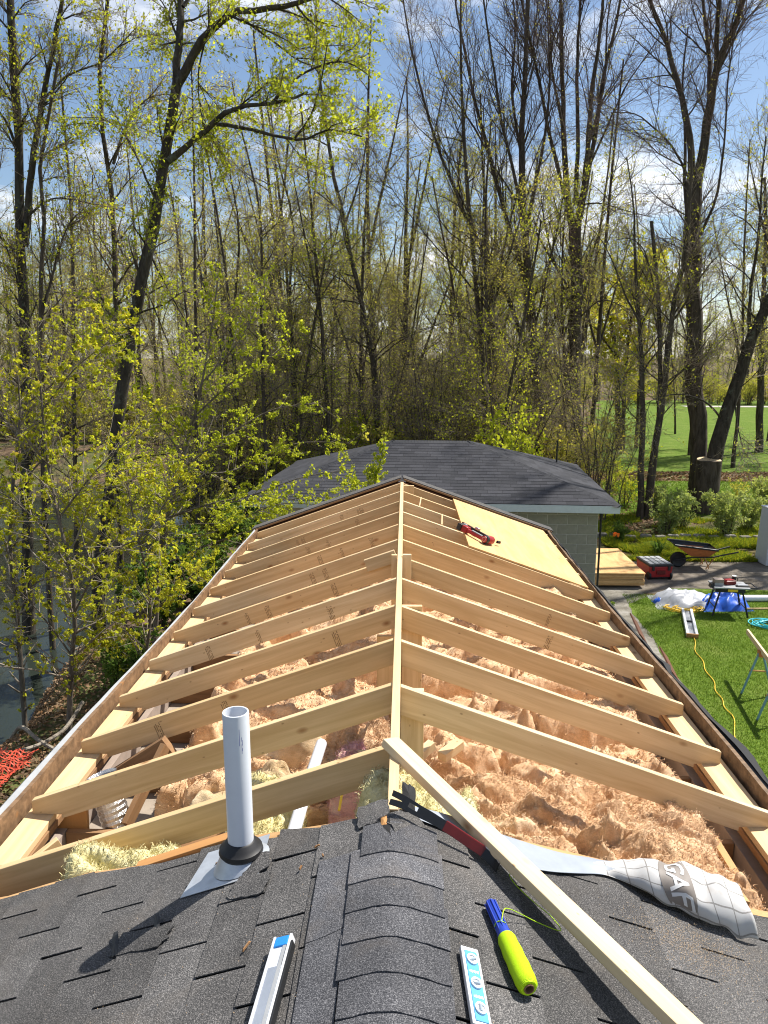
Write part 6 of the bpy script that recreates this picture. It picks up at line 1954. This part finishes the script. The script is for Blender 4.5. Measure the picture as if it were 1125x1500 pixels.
for (x, y, k, s, lab) in ((975, 782, 'pale', 1.05, 'pale green shrub behind the tool box'), (1065, 785, 'pale', 1.15, 'pale green shrub behind the wheelbarrow handles'), (1095, 775, 'pale', 1.0, 'pale green shrub beside the metal cabinet'), (1000, 772, 'pale', 0.8, 'small pale green shrub against the stump shadow'),
                          (905, 795, 'green', 0.55, 'dark green low bush by the garage downpipe'), (915, 740, 'thin', 0.9, 'thin twiggy bush behind the garage corner'), (960, 748, 'pale', 0.8, 'pale shrub at the foot of the twin tree'), (1115, 740, 'pale', 1.0, 'pale shrub beyond the metal cabinet'), (1085, 735, 'under', 0.5, 'brown green brush right of the stump'), (895, 720, 'thin', 0.7, 'twiggy bush beside the far end of the garage')):
    p = pxg(x, y); put_shrub(k, p.x, p.y, s, lab)
p = at(880, 840, 13.0)
put_shrub('bush', 3.60, 14.3, 1.15, 'glossy green bush growing against the garage corner')
tree('leafy_shoot', 520, [([Vector((-0.45, 11.4, -0.1)), Vector((-0.42, 11.35, 1.6)), Vector((-0.50, 11.3, 3.0)), Vector((-0.36, 11.3, 3.7)), Vector((-0.28, 11.3, 4.15))], 0.03, 0.006), ([Vector((-0.48, 11.3, 2.8)), Vector((-0.66, 11.3, 3.3)), Vector((-0.72, 11.3, 3.62))], 0.012, 0.004), ([Vector((-0.46, 11.3, 3.2)), Vector((-0.52, 11.25, 3.5)), Vector((-0.44, 11.25, 3.8))], 0.010, 0.004)],
     dict(bark='bark_pale', twig='twig_pale', leaf='leaf_lime', levels=[dict(n=60, L=(0.15, 0.45), K=4, ang=(20, 50), t0=0.5, up=0.05, S=3, rf=0.5, rmin=0.003, taper=0.5)], leaves=[dict(n=420, size=0.055, t0=0.0, cluster=2)]), 'leafy shoot rising between the frame gable and the garage', 'shrub')
# day lily clump, flowers
dl = empty('daylily_clump', (7.0, 20.8, 0), 0, 'dark green strappy clump behind the tool box', 'plant')
mb = MB(); rd = np.random.default_rng(3)
for k in range(70):
    a = rd.uniform(0, 6.28); l = rd.uniform(0.3, 0.6); c_, s_ = math.cos(a), math.sin(a)
    w = 0.012
    pts = [(0.05 * c_, 0.05 * s_, 0.0), (l * 0.35 * c_, l * 0.35 * s_, l * 0.8), (l * 0.8 * c_, l * 0.8 * s_, l * 0.7)]
    b0 = len(mb.v)
    for (x, y, z), ww in zip(pts, (w, w, 0.002)): mb.v += [(x - s_ * ww, y + c_ * ww, z), (x + s_ * ww, y - c_ * ww, z)]
    mb.f += [[b0, b0 + 1, b0 + 3, b0 + 2], [b0 + 2, b0 + 3, b0 + 5, b0 + 4]]; mb.m += [0, 0]
lv_ = mb.build('leaf_tuft', M['leaf_green'], dl); lv_['kind'] = 'stuff'
for k, (x, y) in enumerate(((5.98, 21.5), (6.08, 21.45), (6.04, 21.6))):
    fl = empty('tulip', (x, y, 0), 0, 'orange tulip in bloom behind the plywood stack', 'flower', 'orange tulips behind the plywood stack')
    MB().tube([(0, 0, 0), (0.01, 0, 0.42)], 0.008, 5).build('stem', M['leaf_green'], fl)
    MB().lathe([(0.01, 0.40), (0.035, 0.43), (0.032, 0.47), (0.042, 0.50)], 8).build('bloom', M['copper'], fl, smooth=True)
for i in range(46):
    x = rw.uniform(-8, 8); y = rw.uniform(25, 46)
    if -4 < x < 5.2 and y < 22: continue
    put_shrub('under' if rw.random() < 0.6 else 'thin', x, y, rw.uniform(0.8, 1.5), 'scrubby understorey bush in the wood', 'understorey bushes in the wood')
for i in range(44):
    x = rw.uniform(-44, -8); y = rw.uniform(47, 66)
    put_shrub('under', x, y, rw.uniform(1.0, 1.8), 'scrubby bush on the far side of the pond', 'bushes on the far pond bank')
for i in range(20):
    t = rw.random(); y = 9 + 24 * t; x = rw.uniform(-5.6, -3.2) if y < 14 else rw.uniform(-6.2, -3.8)
    put_shrub('bush' if i % 2 else 'green', x, y + 2, rw.uniform(0.7, 1.2), 'low green bush on the bank between house and pond', 'low bushes on the pond bank')
for i in range(70):
    x = rw.uniform(4, 64); y = rw.uniform(90, 98)
    put_shrub('under', x, y, rw.uniform(1.2, 2.2), 'scrubby bush beyond the far road', 'bushes beyond the far road')

# --- grass, ground cover, fallen leaves
def blades(name, n, xr, yr, h, w, mat, label, cat, ok=None, z0=0.01, lean=0.5, seed=1):
    r = np.random.default_rng(seed)
    X = r.uniform(xr[0], xr[1], n); Y_ = r.uniform(yr[0], yr[1], n)
    if ok is not None:
        k = ok(X, Y_); X = X[k]; Y_ = Y_[k]
    n = len(X); a = r.uniform(0, 6.28, n); hh = h * r.uniform(0.5, 1.3, n); ww = w * r.uniform(0.7, 1.3, n)
    l = r.normal(size=(n, 2)) * lean
    Z = np.zeros(n) + z0
    p0 = np.stack([X - np.cos(a) * ww, Y_ - np.sin(a) * ww, Z - .005], -1); p1 = np.stack([X + np.cos(a) * ww, Y_ + np.sin(a) * ww, Z - .005], -1); p2 = np.stack([X + l[:, 0] * hh, Y_ + l[:, 1] * hh, Z + hh], -1)
    V = np.stack([p0, p1, p2], 1).reshape(-1, 3)
    o = link(name, np_mesh(name, V, [np.arange(n * 3).reshape(-1, 3)], mat)); return tag(o, label, cat, kind='stuff')
blades('grass', 160000, (4.5, 11), (7.5, 17.6), 0.042, 0.0045, M['grassblade'], 'short green grass of the near lawn', 'grass', ok=lambda X, Y_: (X > 4.80 + 0.08 * np.clip(Y_ - 13.4, -3, 9) + 0.08 * fbm(Y_ * 1.3, Y_ * 0 + 2, 3, 1) * 4) & (X < 0.60 * Y_) & ((Y_ < 17.3) | (X > 6.2)), seed=1)
blades('grass', 50000, (7.5, 32), (26.5, 34), 0.08, 0.012, M['grassblade'], 'green grass of the sunny lawn behind the shrubs', 'grass', ok=lambda X, Y_: X < 0.62 * Y_, seed=2)
blades('ground_cover', 60000, (5.0, 13), (20.3, 22.8), 0.13, 0.022, M['flower_yellow'], 'yellow green flowering ground cover in the shrub bed', 'ground cover', ok=lambda X, Y_: (fbm(X * 1.3, Y_ * 1.3, 3, 4) > -0.10) & (X > 5.9), seed=3, lean=0.9)
blades('ground_cover', 26000, (5.2, 15), (22.8, 26.5), 0.10, 0.020, M['flower_yellow'], 'patchy green ground cover under the shrubs', 'ground cover', ok=lambda X, Y_: fbm(X * 1.1, Y_ * 1.1, 3, 9) > 0.0, seed=4, lean=0.9)
def litter(name, n, xr, yr, s, label, seed):
    r = np.random.default_rng(seed); X = r.uniform(xr[0], xr[1], n); Y_ = r.uniform(yr[0], yr[1], n); Z = ground_h(X, Y_) + r.uniform(0.005, 0.05, n)
    d = r.normal(size=(n, 3)); d[:, 2] *= 0.35; d /= np.linalg.norm(d, axis=1, keepdims=True); q = r.normal(size=(n, 3)); q[:, 2] *= 0.4; q -= d * (q * d).sum(1, keepdims=True); q /= np.linalg.norm(q, axis=1, keepdims=True)
    ss = s * r.uniform(0.6, 1.3, n)[:, None]; p = np.stack([X, Y_, Z], -1)
    V = np.stack([p - d * ss, p + q * ss * .6, p + d * ss, p - q * ss * .6], 1).reshape(-1, 3)
    o = link(name, np_mesh(name, V, [np.arange(n * 4).reshape(-1, 4)], M['litter'])); return tag(o, label, 'dead leaves', kind='stuff')
litter('fallen_leaves', 16000, (-7, -2.2), (6.5, 14), 0.035, 'dry fallen leaves on the bank below the left eave', 1)
litter('fallen_leaves', 16000, (-9, 9), (23, 40), 0.06, 'dry fallen leaves on the woodland floor', 2)
litter('fallen_leaves', 7000, (7.5, 24), (34, 37), 0.06, 'strip of dry leaves across the far lawn', 3)
